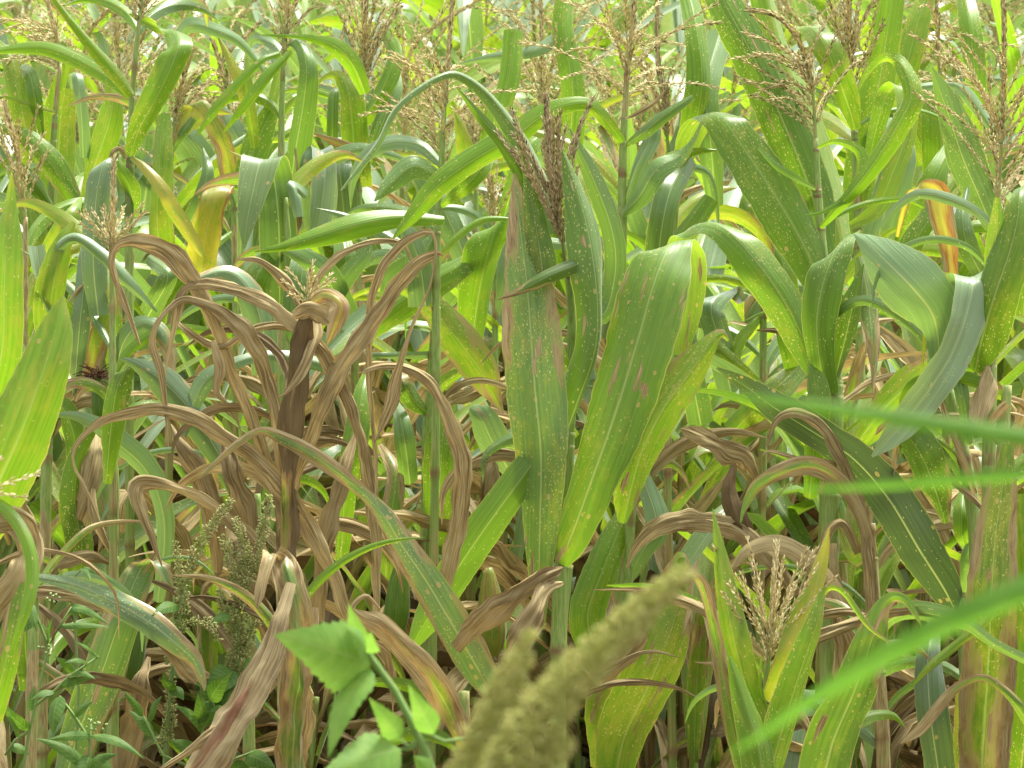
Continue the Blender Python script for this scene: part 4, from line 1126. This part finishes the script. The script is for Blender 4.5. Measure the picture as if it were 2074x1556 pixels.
mid(6.6, 'corn plant right of top centre with single dark ropy tassel strand',
 '1352 900 20;1358 600 18;1372 360 14;1380 220 9', [
 ('1370 380 30;1400 280 56;1420 170 60;1410 60 50;1390 -30 40', 'g', {}),
 ('1450 420 40;1440 300 60;1430 180 60;1460 60 60', 'bg', {}),
 ('1330 480 50;1360 360 56;1390 260 40', 'b', {}),
 ], dry=0.5, seed=56,
 tas=dict(axis=[(1352, 318, 4), (1345, 230, 5), (1330, 120, 5), (1330, 0, 4)], n=5, spread=0.2, droop=0.6, blen=.4, mat=M_TASSELD, seed=36, f0=.05, f1=.3))

mid(7.1, 'top centre corn plant with pale clumped tassel half hidden by leaves',
 '960 900 20;962 560 17;964 400 13;966 330 9', [
 ('940 520 50;900 430 60;860 350 50;850 300 10', 'b', {}),
 ('1010 480 40;1040 380 50;1070 300 40;1110 260 10', 'g', {}),
 ('960 330 30;1000 250 46;1030 160 50;1040 60 46', 'g', {}),
 ], dry=0.5, seed=57,
 tas=[dict(axis=[(964, 340, 0), (958, 270, 0), (952, 200, 0)], n=12, spread=0.35, droop=0.3, seed=37, f1=.6, light=.2)])

mid(7.4, 'top centre corn plant with thick tan tassel reaching the top edge',
 '1096 900 20;1102 420 16;1104 300 11', [
 ('1110 420 56;1150 300 60;1160 180 56;1140 60 50;1150 -30 40', 'g', dict(val=1.1)),
 ('1060 420 50;1040 320 50;1000 250 50;970 200 20', 'gy', {}),
 ('1150 60 30;1090 100 30;1000 115 20;930 130 4', 'b', {}),
 ], dry=0.5, seed=58,
 tas=[dict(axis=[(1104, 330, 0), (1100, 180, 0), (1094, -40, 0)], n=18, spread=0.55, droop=0.6, blen=.5, seed=38, f1=.5)])

mid(7.2, 'corn plant left of top centre with thin tassel branches curling down left',
 '478 900 18;474 400 14;468 230 9', [
 ('480 420 40;500 330 50;470 260 46;430 210 20', 'b', {}),
 ('440 430 40;420 330 46;380 270 40;340 240 10', 'b', dict(val=1.1)),
 ], dry=0.5, seed=59,
 tas=[dict(axis=[(468, 250, 0), (455, 160, 0), (430, 80, 0)], n=12, spread=0.8, droop=1.3, seed=39, bias=LEFTB * .5, f1=.6)])

# ------------------------------------------------------------------ cobs
def cob(root, foot, x0, y0, x1, y1, d, wpx, kind='gd', silk=True, **kw):
    a, b = at(x0, y0, d), at(x1, y1, d)
    V, Fa, lf, lg, uv = [], [], [], [], []
    n = 14
    pts = [a.lerp(b, i / n) for i in range(n + 1)]
    hw = wpx * 0.5 * d / FPX
    prof = [0.35, 0.62, 0.82, 0.93, 1.0, 1.0, 0.98, 0.95, 0.9, 0.84, 0.76, 0.66, 0.54, 0.42, 0.26]
    tube_geo([p - foot for p in pts], [hw * q for q in prof], 12, V, Fa)
    o = dict(KIND[kind]); o.update(kw)
    L = (b - a).length
    for i in range(n + 1):
        for k in range(12):
            lf += [0.5 + 0.42 * math.sin(k * 2.1), i / n, o['dry'][0], o['yel']]
            lg += [0.05, 0.0, o['blue'], o['val']]
            uv += [k * 0.006, L * i / n, 0]
    e = mesh_obj('ear', V, Fa, M_HUSK, root, {'lf': ('FLOAT_COLOR', lf), 'lg': ('FLOAT_COLOR', lg), 'uvm': ('FLOAT_VECTOR', uv)})
    if silk:
        V, Fa, vc = [], [], []
        ax = (b - a).normalized()
        for q in range(60):
            s0 = b - ax * 0.006 + Vector((rnd(-1, 1), rnd(-1, 1), rnd(-1, 1))) * hw * 0.35
            dr = (ax + Vector((rnd(-1, 1), rnd(-1, 1), rnd(-1, 1))) * 0.8).normalized()
            P = [s0]
            for r in range(4):
                dr = (dr + Vector((0, 0, -0.35))).normalized()
                P.append(P[-1] + dr * 0.008)
            b0 = len(V)
            tube_geo([p - foot for p in P], [0.0007] * 5, 3, V, Fa)
            vc += [random.random(), 0, 0, 1] * (len(V) - b0)
        mesh_obj('silk', V, Fa, M_SILK, e, {'vc': ('FLOAT_COLOR', vc)})
    return e

random.seed(77)
kids = {o['label']: o for o in bpy.data.objects if o.type == 'EMPTY' and 'label' in o}
def by(txt):
    return next(o for l, o in kids.items() if txt in l)
r_ = by('pale pointed leaf'); cob(r_, r_.location, 206, 860, 196, 760, 6.25, 34, 'g', val=.9)
r_ = by('wide drooping leaf edged tan'); cob(r_, r_.location, 252, 1400, 285, 1235, 6.0, 56, 'gd', silk=False, val=.7)
r_ = by('orange lower edge'); cob(r_, r_.location, 800, 1290, 812, 1130, 6.5, 52, 'g', silk=False, yel=.4, val=1.0)
cob(r_, r_.location, 1000, 1330, 990, 1150, 6.5, 58, 'y', silk=False, dry=(.36, .5), val=1.0)

# ------------------------------------------------------------------ weeds among the corn, lower left
def blade(parent, origin, base, tip, width, normal, mat, name='leaf', serr=0.0, sag=0.15, curl=0.35, teeth=11, n=26, prof=None, crease=0.12):
    """an ovate leaf from base to tip"""
    ax = tip - base
    L = ax.length
    side = ax.cross(normal).normalized()
    up = side.cross(ax).normalized()
    P, W = [], []
    for i in range(n + 1):
        t = i / n
        if prof:
            k = min(len(prof) - 2, int(t * (len(prof) - 1)))
            f = t * (len(prof) - 1) - k
            w = prof[k] * (1 - f) + prof[k + 1] * f
        else:
            w = (math.sin(math.pi * min(1, t ** 0.62)) ** 0.85) if t < 1 else 0
        if serr:
            w *= 1 + serr * ((t * teeth) % 1.0 - 0.5)
        P.append(base + ax * t + up * (L * sag * math.sin(math.pi * t * 0.9)))
        W.append(side * max(0.0004, width * 0.5 * w))
    return ribbon(name, P, W, mat, parent, origin, curl=curl, crease=crease, wave=0.02)

def seed_spike(name, P, radii, parent, origin, mat, dens=1.0, size=0.0026, spread=0.5, lumpy=0.5):
    """crowded flower clusters round a stem; radii along P"""
    V, Fa, vc = [], [], []
    L = sum((P[i + 1] - P[i]).length for i in range(len(P) - 1))
    n = max(10, int(L / 0.002))
    fine = resample([[p.x, p.y, p.z, r] for p, r in zip(P, radii)], n)
    tube_geo([Vector(q[:3]) - origin for q in fine[::4]], [max(0.0008, q[3] * 0.25) for q in fine[::4]], 5, V, Fa)
    vc += [0.4, 0, 0, 1] * len(V)
    clump = [random.random() for _ in range(n + 1)]
    for i in range(n):
        q, q2 = fine[i], fine[i + 1]
        T = (Vector(q2[:3]) - Vector(q[:3])).normalized()
        X, Y = perp(T)
        lump = (1 - lumpy) + 0.2 + lumpy * 1.2 * (0.5 + 0.5 * math.sin(i * 0.55 + 2 * math.sin(i * 0.13)))
        cnt = int(dens * (1 + 1.6 * q[3] / 0.004) * rnd(0.6, 1.4))
        for k in range(cnt):
            an = rnd(0, 6.283)
            sd = X * math.cos(an) + Y * math.sin(an)
            rr = q[3] * lump * math.sqrt(rnd(0.25, 1.0))
            p = Vector(q[:3]) + sd * rr + T * rnd(-0.001, 0.001)
            d = (sd + T * rnd(0.1, 0.9) + Vector((rnd(-1, 1), rnd(-1, 1), rnd(-1, 1))) * spread).normalized()
            spikelet(V, Fa, vc, p - origin, d, size * rnd(0.7, 1.5), size * 0.32, min(1, max(0, random.gauss(0.28 + 0.4 * rr / max(q[3], 1e-5), 0.2))))
    return mesh_obj(name, V, Fa, mat, parent, {'vc': ('FLOAT_COLOR', vc)}, smooth=False)

def px(d, spec):
    return [at(float(a.split()[0]), float(a.split()[1]), d - (float(a.split()[2]) * 0.01 if len(a.split()) > 2 else 0)) for a in spec.split(';')]

def pigweed(d, label, stem, spikes, leaves, seed):
    random.seed(seed)
    P = px(d, stem)
    foot = Vector((P[0].x, P[0].y, 0))
    P = [foot] + P
    root = thing('pigweed', foot, label, 'weed', 'pigweed plants in flower')
    mesh_tube('stem', P, [0.0035 - 0.0020 * i / len(P) for i in range(len(P))], root, foot, M_STEM)
    for s, r in spikes:
        Q = px(d, s)
        n = len(Q)
        seed_spike('flower_spike', Q, [r * (0.75 + 0.35 * math.sin(math.pi * i / (n - 1)) - 0.3 * (i == n - 1)) for i in range(n)], root, foot, M_SEED, dens=2.2, size=0.0042)
    for x0, y0, x1, y1, w in leaves:
        blade(root, foot, at(x0, y0, d - 0.01), at(x1, y1, d - rnd(0.02, 0.05)), w * d / FPX, Vector((rnd(-.4, .4), -0.8, rnd(0.2, .7))), M_WEED)
    return root

pigweed(5.62, 'slender flowering pigweed at lower left, one long spike bending right',
 '330 1600;340 1450;352 1330;366 1240;374 1180', [
 ('374 1245;372 1200;388 1140;402 1110;430 1065;470 1010', .0058), ('366 1210;362 1150;355 1095', .0040), ('358 1300;372 1268;402 1258;430 1268;442 1298', .0042),
 ('344 1440;348 1380;352 1310;366 1260', .0050), ('330 1530;334 1480;340 1440', .0034), ('345 1500;350 1460;352 1432', .0024), ('362 1230;345 1280;340 1340', .003)],
 [(352, 1400, 330, 1360, 26), (348, 1390, 372, 1420, 30), (362, 1225, 305, 1250, 30), (350, 1350, 420, 1400, 36)], 91)
pigweed(5.66, 'bushier flowering pigweed with clustered spikes left of the bent brown leaf',
 '470 1600;478 1480;482 1350;484 1250;486 1180', [
 ('486 1230;474 1150;462 1110;446 1085', .0062), ('488 1200;496 1130;486 1075;474 1048', .0052), ('490 1200;520 1140;532 1080;542 1025;546 1000', .0050),
 ('482 1330;484 1260;488 1180;506 1120', .0080), ('478 1420;482 1360;490 1290', .0080), ('478 1300;456 1240;444 1190', .0050), ('490 1330;512 1270;520 1210', .0060), ('474 1400;466 1350;470 1310', .005)],
 [(470, 1400, 410, 1480, 34), (476, 1360, 415, 1400, 62), (480, 1360, 420, 1430, 50), (470, 1440, 400, 1400, 46), (476, 1370, 450, 1440, 44), (490, 1350, 520, 1360, 40), (465, 1245, 425, 1270, 26), (486, 1420, 540, 1400, 40)], 92)

def nightshade(d, label, stems, seed, berries=None):
    random.seed(seed)
    P0 = px(d, stems[0][0])
    foot = Vector((P0[0].x, P0[0].y, 0))
    root = thing('nightshade_weed', foot, label, 'weed', 'small broad-leaved weeds')
    first = True
    for s, lv in stems:
        P = px(d, s)
        if first:
            P = [foot] + P
        first = False
        mesh_tube('stem', P, [0.0022 - 0.0010 * i / len(P) for i in range(len(P))], root, foot, M_STEM)
        for x0, y0, x1, y1, w in lv:
            blade(root, foot, at(x0, y0, d), at(x1, y1, d - rnd(-0.01, 0.05)), w * 0.72 * d / FPX, Vector((rnd(-.5, .5), -0.6, rnd(0.2, .8))), M_WEED, sag=rnd(.05, .2))
    if berries:
        V, Fa, vc = [], [], []
        for x, y in berries:
            for q in range(7):
                p = at(x + rnd(-16, 16), y + rnd(-9, 9), d - 0.02)
                spikelet(V, Fa, vc, p - foot, Vector((rnd(-1, 1), rnd(-1, 1), 1)).normalized(), 0.005, 0.0023, .9)
        mesh_obj('berries', V, Fa, M_STEM, root, {'vc': ('FLOAT_COLOR', vc)})
    return root

nightshade(5.5, 'weed in the bottom left corner with paired pointed leaves on branching stems', [
 ('40 1600;60 1480;98 1310;120 1270;145 1230', [(98, 1308, 78, 1262, 34), (100, 1305, 112, 1250, 28), (120, 1268, 222, 1272, 26), (140, 1240, 176, 1230, 34), (145, 1232, 225, 1272, 24), (60, 1480, 5, 1420, 40), (62, 1440, 70, 1390, 32)]),
 ('98 1310;75 1250;62 1220', [(75, 1250, 25, 1290, 36), (66, 1225, 30, 1265, 34), (62, 1222, 75, 1280, 26)]),
 ('70 1430;110 1400;140 1370;200 1330', [(110, 1400, 62, 1420, 30), (120, 1390, 200, 1370, 26), (140, 1372, 195, 1380, 30), (150, 1360, 110, 1330, 28), (180, 1345, 130, 1345, 24), (200, 1332, 150, 1300, 20)]),
 ('60 1480;30 1500;10 1530', [(40, 1490, 10, 1450, 34), (20, 1510, 60, 1530, 34)]),
 ], 93, berries=[(90, 1320), (112, 1215)])
nightshade(5.4, 'bottom left weed with one large rounded leaf and green berries', [
 ('178 1640;180 1560;182 1500;184 1466', [(120, 1410, 110, 1490, 58), (184, 1490, 292, 1542, 34), (184, 1490, 95, 1500, 30), (190, 1540, 230, 1600, 66), (180, 1560, 70, 1500, 44), (182, 1530, 150, 1600, 50), (176, 1560, 240, 1530, 50)]),
 ('182 1500;150 1450;120 1410', [(150, 1450, 190, 1420, 30)]),
 ], 94, berries=[(190, 1470), (200, 1476)])
nightshade(5.6, 'low weed with oval grey-green leaves between the flowering pigweed stems', [
 ('395 1640;400 1560;410 1480;425 1420;440 1380', [(410, 1480, 350, 1430, 50), (412, 1470, 400, 1400, 44), (425, 1420, 470, 1360, 56), (428, 1420, 395, 1470, 52), (405, 1540, 340, 1500, 60), (402, 1560, 470, 1520, 60), (420, 1440, 480, 1460, 46)]),
 ('400 1560;470 1540;520 1520', [(500, 1530, 560, 1560, 60), (480, 1540, 500, 1590, 56), (470, 1540, 440, 1490, 44)]),
 ('400 1560;330 1530;290 1450', [(310, 1490, 260, 1440, 40), (300, 1460, 330, 1410, 36), (290, 1450, 250, 1400, 32)]),
 ], 95)
nightshade(5.7, 'thin weed with small leaves below the sloping faded leaf at left', [
 ('150 1600;160 1400;150 1240;140 1180;170 1150', [(150, 1240, 215, 1230, 24), (148, 1220, 100, 1180, 24), (140, 1182, 120, 1150, 26), (165, 1152, 185, 1185, 22), (170, 1150, 240, 1190, 22)]),
 ], 96)

# ------------------------------------------------------------------ close, out-of-focus plants
random.seed(101)
# tall grass rooted beyond the right edge of the picture
def grass(label, d, culm, blades, seed):
    random.seed(seed)
    P = px(d, culm)
    foot = Vector((P[0].x + 0.02, P[0].y, 0))
    root = thing('tall_grass', foot, label, 'grass', 'blurred grass blades close to the camera')
    mesh_tube('culm', [foot] + P, [0.0028] + [0.0024] * len(P), root, foot, M_GRASS)
    m = root.children[0].data
    for s, kw in blades:
        traced(root, foot, d, s, 'g', mat=M_GRASS, name='blade', n=40, zb=(3, 0), curl=0.5, crease=0.35, wave=0.0, **kw)
    return root
grass('thin out-of-focus green grass blade crossing the right side level, upper of the three', 1.6,
 '2420 1700;2410 1300;2380 1000;2330 930', [('2330 930 38;2074 884 46;1900 858 41;1740 834 31;1580 812 21;1450 799 10;1370 794 2', {})], 102)
grass('faint thin out-of-focus grass blade at right, middle of the three and pointing left', 1.7,
 '2440 1700;2420 1300;2380 1040;2340 950', [('2340 950 26;2200 952 32;2074 962 31;1900 976 26;1740 987 17;1640 990 10;1560 990 2', {})], 103)
grass('broad out-of-focus grass blade sloping up across the lower right corner, lowest of the three', 1.5,
 '2400 1800;2380 1400;2340 1180;2300 1120', [('2300 1120 58;2180 1160 68;2074 1205 70;1950 1256 66;1830 1315 58;1720 1376 46;1620 1436 32;1540 1490 18;1478 1528 4', {})], 104)

# big pigweed plume
random.seed(105)
d = 2.0
P = px(d, '960 1800;985 1650;1000 1560')
foot = Vector((P[0].x, P[0].y, 0))
root = thing('pigweed', foot, 'large out-of-focus olive pigweed plume rising from the bottom edge and leaning right', 'weed', 'pigweed plants in flower')
mesh_tube('stem', [foot] + P, [0.006, 0.005, 0.005, 0.004], root, foot, M_STEM)
Q = px(d, '985 1680;1035 1560;1085 1470;1150 1385;1225 1310;1300 1238;1360 1185;1402 1152')
seed_spike('flower_spike', Q, [r * d / FPX for r in (54, 50, 45, 39, 32, 25, 17, 7)], root, foot, M_SEEDF, dens=8.0, size=0.0029, spread=1.1, lumpy=0.06)
Q = px(d + 0.02, '920 1680;945 1580;985 1480;1020 1400;1052 1335;1074 1276')
seed_spike('flower_spike', Q, [r * d / FPX for r in (38, 36, 32, 26, 18, 6)], root, foot, M_SEEDF, dens=8.0, size=0.0029, spread=1.1, lumpy=0.06)
Q = px(d, '1060 1700;1090 1600;1125 1530;1150 1490')
seed_spike('flower_spike', Q, [r * d / FPX for r in (36, 30, 22, 8)], root, foot, M_SEEDF, dens=8.0, size=0.0029, spread=1.1, lumpy=0.06)

# broad-leaved weed with toothed leaves
random.seed(106)
d = 3.4
P = px(d, '905 1800;888 1600;862 1520;836 1468;800 1400;764 1350;735 1310;712 1255')
foot = Vector((P[0].x, P[0].y, 0))
root = thing('broadleaf_weed', foot, 'fresh green toothed-leaf weed, slightly blurred, rising from the bottom edge left of centre', 'weed')
mesh_tube('stem', [foot] + P, [0.0042, 0.0038, 0.0036, 0.0034, 0.0032, 0.003, 0.0028, 0.0022, 0.0012], root, foot, M_STEM)
TRI = [0.0, 0.62, 0.95, 1.0, 0.93, 0.82, 0.68, 0.52, 0.36, 0.2, 0.0]
def fb(x0, y0, z0, x1, y1, z1, w, nx=0, nz=.5, sag=.1, serr=.16, curl=.3):
    blade(root, foot, at(x0, y0, d - z0 * .01), at(x1, y1, d - z1 * .01), w * d / FPX, Vector((nx, -0.9, nz)), M_FORE, serr=serr, sag=sag, curl=curl, prof=TRI, n=44, teeth=10)
fb(752, 1345, 0, 552, 1286, 5, 148, nz=.35, nx=-.3)
fb(748, 1350, 1, 668, 1540, 5, 84, nx=-.7, nz=.3)
fb(735, 1320, 0, 705, 1220, 2, 40, nz=.2, serr=.05)
fb(742, 1330, 1, 690, 1268, 6, 60, nz=.6)
fb(745, 1325, 0, 752, 1278, 2, 44, nz=.3)
fb(812, 1500, 0, 744, 1410, 5, 56, nz=.3)
fb(878, 1488, 0, 826, 1384, 3, 54, nz=.2, serr=.08)
fb(812, 1518, 2, 640, 1580, 7, 112, nz=.5)
fb(870, 1580, 2, 835, 1530, 5, 60, nz=.6)
for s in ('836 1468;850 1498;872 1504;878 1488', '836 1474;900 1502;945 1496', '848 1500;826 1512;812 1500', '850 1504;830 1518;812 1518'):
    mesh_tube('petiole', px(d, s), [0.0016, 0.0014, 0.0013, 0.0012][:len(s.split(';'))], root, foot, M_STEM)

# grass panicle tip at the left edge
random.seed(107)
d = 4.6
foot = at(-70, 1300, d); foot.z = 0
root = thing('grass_panicle', foot, 'small pale grass seed head poking in at the left edge', 'grass')
mesh_tube('culm', [foot, at(-70, 1300, d), at(-60, 1010, d)], [0.0016, 0.0014, 0.001], root, foot, M_STEM)
for s in ('-60 1030;0 984;40 972;82 958', '-60 1040;0 1000;30 1006;58 1006', '-60 1000;-10 940;5 925'):
    spike_branch('seed_branch', px(d, s), root, foot, M_TASSEL, dens=0.8, light=.35)

# ------------------------------------------------------------------ the rows of the field behind
def proto(seed, h, kinds, n_leaf=12, tas=True, dry_low=4):
    """one corn plant standing at the origin"""
    random.seed(seed)
    O = Vector((0, 0, 0))
    root = thing('corn_plant', (0, 0, 0), 'corn plant', 'corn plant')
    lean = Vector((rnd(-.05, .05), rnd(-.05, .05), 0))
    axis = [lean * (q * q) + Vector((0, 0, h * q)) for q in [i / 10 for i in range(11)]]
    stalk('stalk', axis, [0.0125 - 0.0075 * i / 10 for i in range(11)], root, O, dry=rnd(.3, .7), ns=7, node_every=0.13)
    az0 = rnd(0, 6.28)
    for k in range(n_leaf):
        f = 0.16 + 0.78 * k / (n_leaf - 1)
        i = min(9, int(f * 10))
        b = axis[i].lerp(axis[i + 1], f * 10 - i)
        az = az0 + math.pi * k + rnd(-.5, .5)
        L = (0.42 + 0.36 * math.sin(math.pi * min(1, 0.25 + f * .7))) * rnd(.85, 1.1)
        wd = (rnd(0.044, 0.086) if tas is not None else rnd(0.028, 0.062)) * (0.75 if f > .85 else 1)
        el = R(rnd(58, 80))
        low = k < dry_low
        bend = rnd(1.2, 2.6) * (1.4 if low else (0.55 if f > .5 else 1))
        kink = rnd(.35, .75) if random.random() < .45 else 9
        out = Vector((math.cos(az), math.sin(az), 0))
        tw = rnd(-.9, .9)
        P, W, p = [], [], b.copy()
        N = 22
        for q in range(N + 1):
            t = q / N
            e = el - bend * t ** 1.5 - (1.3 if t > kink else 0) * min(1, max(0, (t - kink) * 9))
            e = max(e, R(-86))
            dv = out * math.cos(e) + Vector((0, 0, math.sin(e)))
            if q:
                p = p + dv * (L / N)
            side = Vector((-math.sin(az), math.cos(az), 0))
            nn = dv.cross(side).normalized()
            a = tw * t
            w = min(1.0, .35 + 2.2 * t) * (1 - t ** 2.4) ** .8
            P.append(p.copy())
            W.append((side * math.cos(a) + nn * math.sin(a)) * max(0.001, wd * .5 * w))
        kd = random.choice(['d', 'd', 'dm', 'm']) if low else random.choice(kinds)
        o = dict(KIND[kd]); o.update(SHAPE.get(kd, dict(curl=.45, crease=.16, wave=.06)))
        o['val'] *= rnd(.9, 1.15) if not low else rnd(.5, 1.0)  # low leaves get a darker colour in place of canopy shade
        ribbon('leaf', P, W, M_LEAF, root, O, **o)
    if tas:
        top = axis[-1]
        a2 = [top, top + Vector((rnd(-.01, .01), rnd(-.01, .01), .12)), top + Vector((rnd(-.05, .05), rnd(-.05, .05), .24)), top + Vector((rnd(-.12, .12), rnd(-.1, .1), .33))]
        tassel(root, O, a2, n=random.choice([9, 12, 15]), spread=rnd(.35, .85), droop=rnd(.2, 1.1), blen=.6, seed=seed, f0=.1, f1=.5, dens=.8)
    return root

protos = [
    (proto(201, 1.18, ['g', 'gy', 'b', 'bg', 'y']), 'yellow-green corn plant'),
    (proto(202, 1.12, ['g', 'g', 'b', 'bg', 'gy'], tas=False), 'dark green corn plant'),
    (proto(203, 1.20, ['gy', 'b', 'g', 'm', 'b'], tas=False), 'speckled corn plant'),
    (proto(204, 1.15, ['g', 'b', 'b', 'bg', 'gy', 'm'], n_leaf=13), 'blue-green corn plant'),
    (proto(205, 1.08, ['gy', 'y', 'g', 'b'], n_leaf=11), 'yellowing corn plant'),
    (proto(206, 0.80, ['g', 'gd', 'm', 'dm', 'd'], tas=None, dry_low=6), 'half-withered corn plant'),
    (proto(207, 0.74, ['g', 'bg', 'm', 'gd'], tas=None, dry_low=5), 'short green corn plant'),
    (proto(209, 0.98, ['g', 'gy', 'b', 'bg', 'b'], tas=None, dry_low=4, n_leaf=13), 'leafy green corn plant'),
    (proto(210, 0.92, ['gy', 'g', 'b', 'm', 'd'], tas=None, dry_low=5, n_leaf=13), 'leafy mixed corn plant'),
    (proto(208, 0.66, ['d', 'dm', 'm', 'd'], tas=None, dry_low=8), 'short withered corn plant'),
]
def place(src, loc, rz, s, label, group, first):
    o = src if first else src.copy()
    if not first:
        col.objects.link(o)
        for ch in src.children:
            c = ch.copy(); col.objects.link(c); c.parent = o
            for g in ch.children:
                e = g.copy(); col.objects.link(e); e.parent = c
    o.location, o.rotation_euler, o.scale = loc, (rnd(-.06, .06), rnd(-.06, .06), rz), (s, s, s)
    o['label'], o['group'] = label, group
    return o

random.seed(300)
ORD = ['first', 'second', 'third', 'fourth', 'fifth', 'sixth', 'seventh', 'eighth', 'ninth', 'tenth', 'eleventh', 'twelfth', 'thirteenth', 'fourteenth', 'fifteenth', 'sixteenth', 'seventeenth', 'eighteenth', 'nineteenth', 'twentieth', 'twenty-first', 'twenty-second']
used = set()
row = 0
plan = [(6.6, .19, 5, .92), (6.9, .17, 5, 1.0), (7.2, .17, 5, 1.05), (7.55, .18, 5, 1.12), (7.9, .19, 0, 1.0), (8.25, .2, 0, 1.06), (8.65, .2, 0, 1.1), (9.1, .21, 0, 1.13), (9.6, .22, 0, 1.15), (10.2, .22, 0, 1.16), (10.9, .23, 0, 1.17), (11.6, .23, 0, 1.18), (12.4, .24, 0, 1.17), (13.5, .25, 0, 1.2), (14.6, .26, 0, 1.24), (16, .27, 0, 1.27), (17.5, .28, 0, 1.3)]
for r_i, (y, dx, pool, sc_) in enumerate(plan):
    half = 0.1152 * y + 0.16
    nn_ = int(2 * half / dx)
    for k in range(nn_ + 1):
        x = -half + 2 * half * k / nn_ + rnd(-.06, .06)
        pi_ = random.choice([5, 6, 7, 8, 9, 9, 7, 8]) if pool else random.choice([0, 1, 2, 3, 4])
        src, nm = protos[pi_]
        lab = f'{nm}, {ORD[k]} from the left in the {ORD[r_i]} row behind the front plants'
        place(src, (x, y + rnd(-.1, .1), 0), rnd(0, 6.28), sc_ * rnd(.93, 1.07), lab, 'corn plants in the rows of the field behind', pi_ not in used)
        used.add(pi_)
for i, (src, nm) in enumerate(protos):
    assert i in used
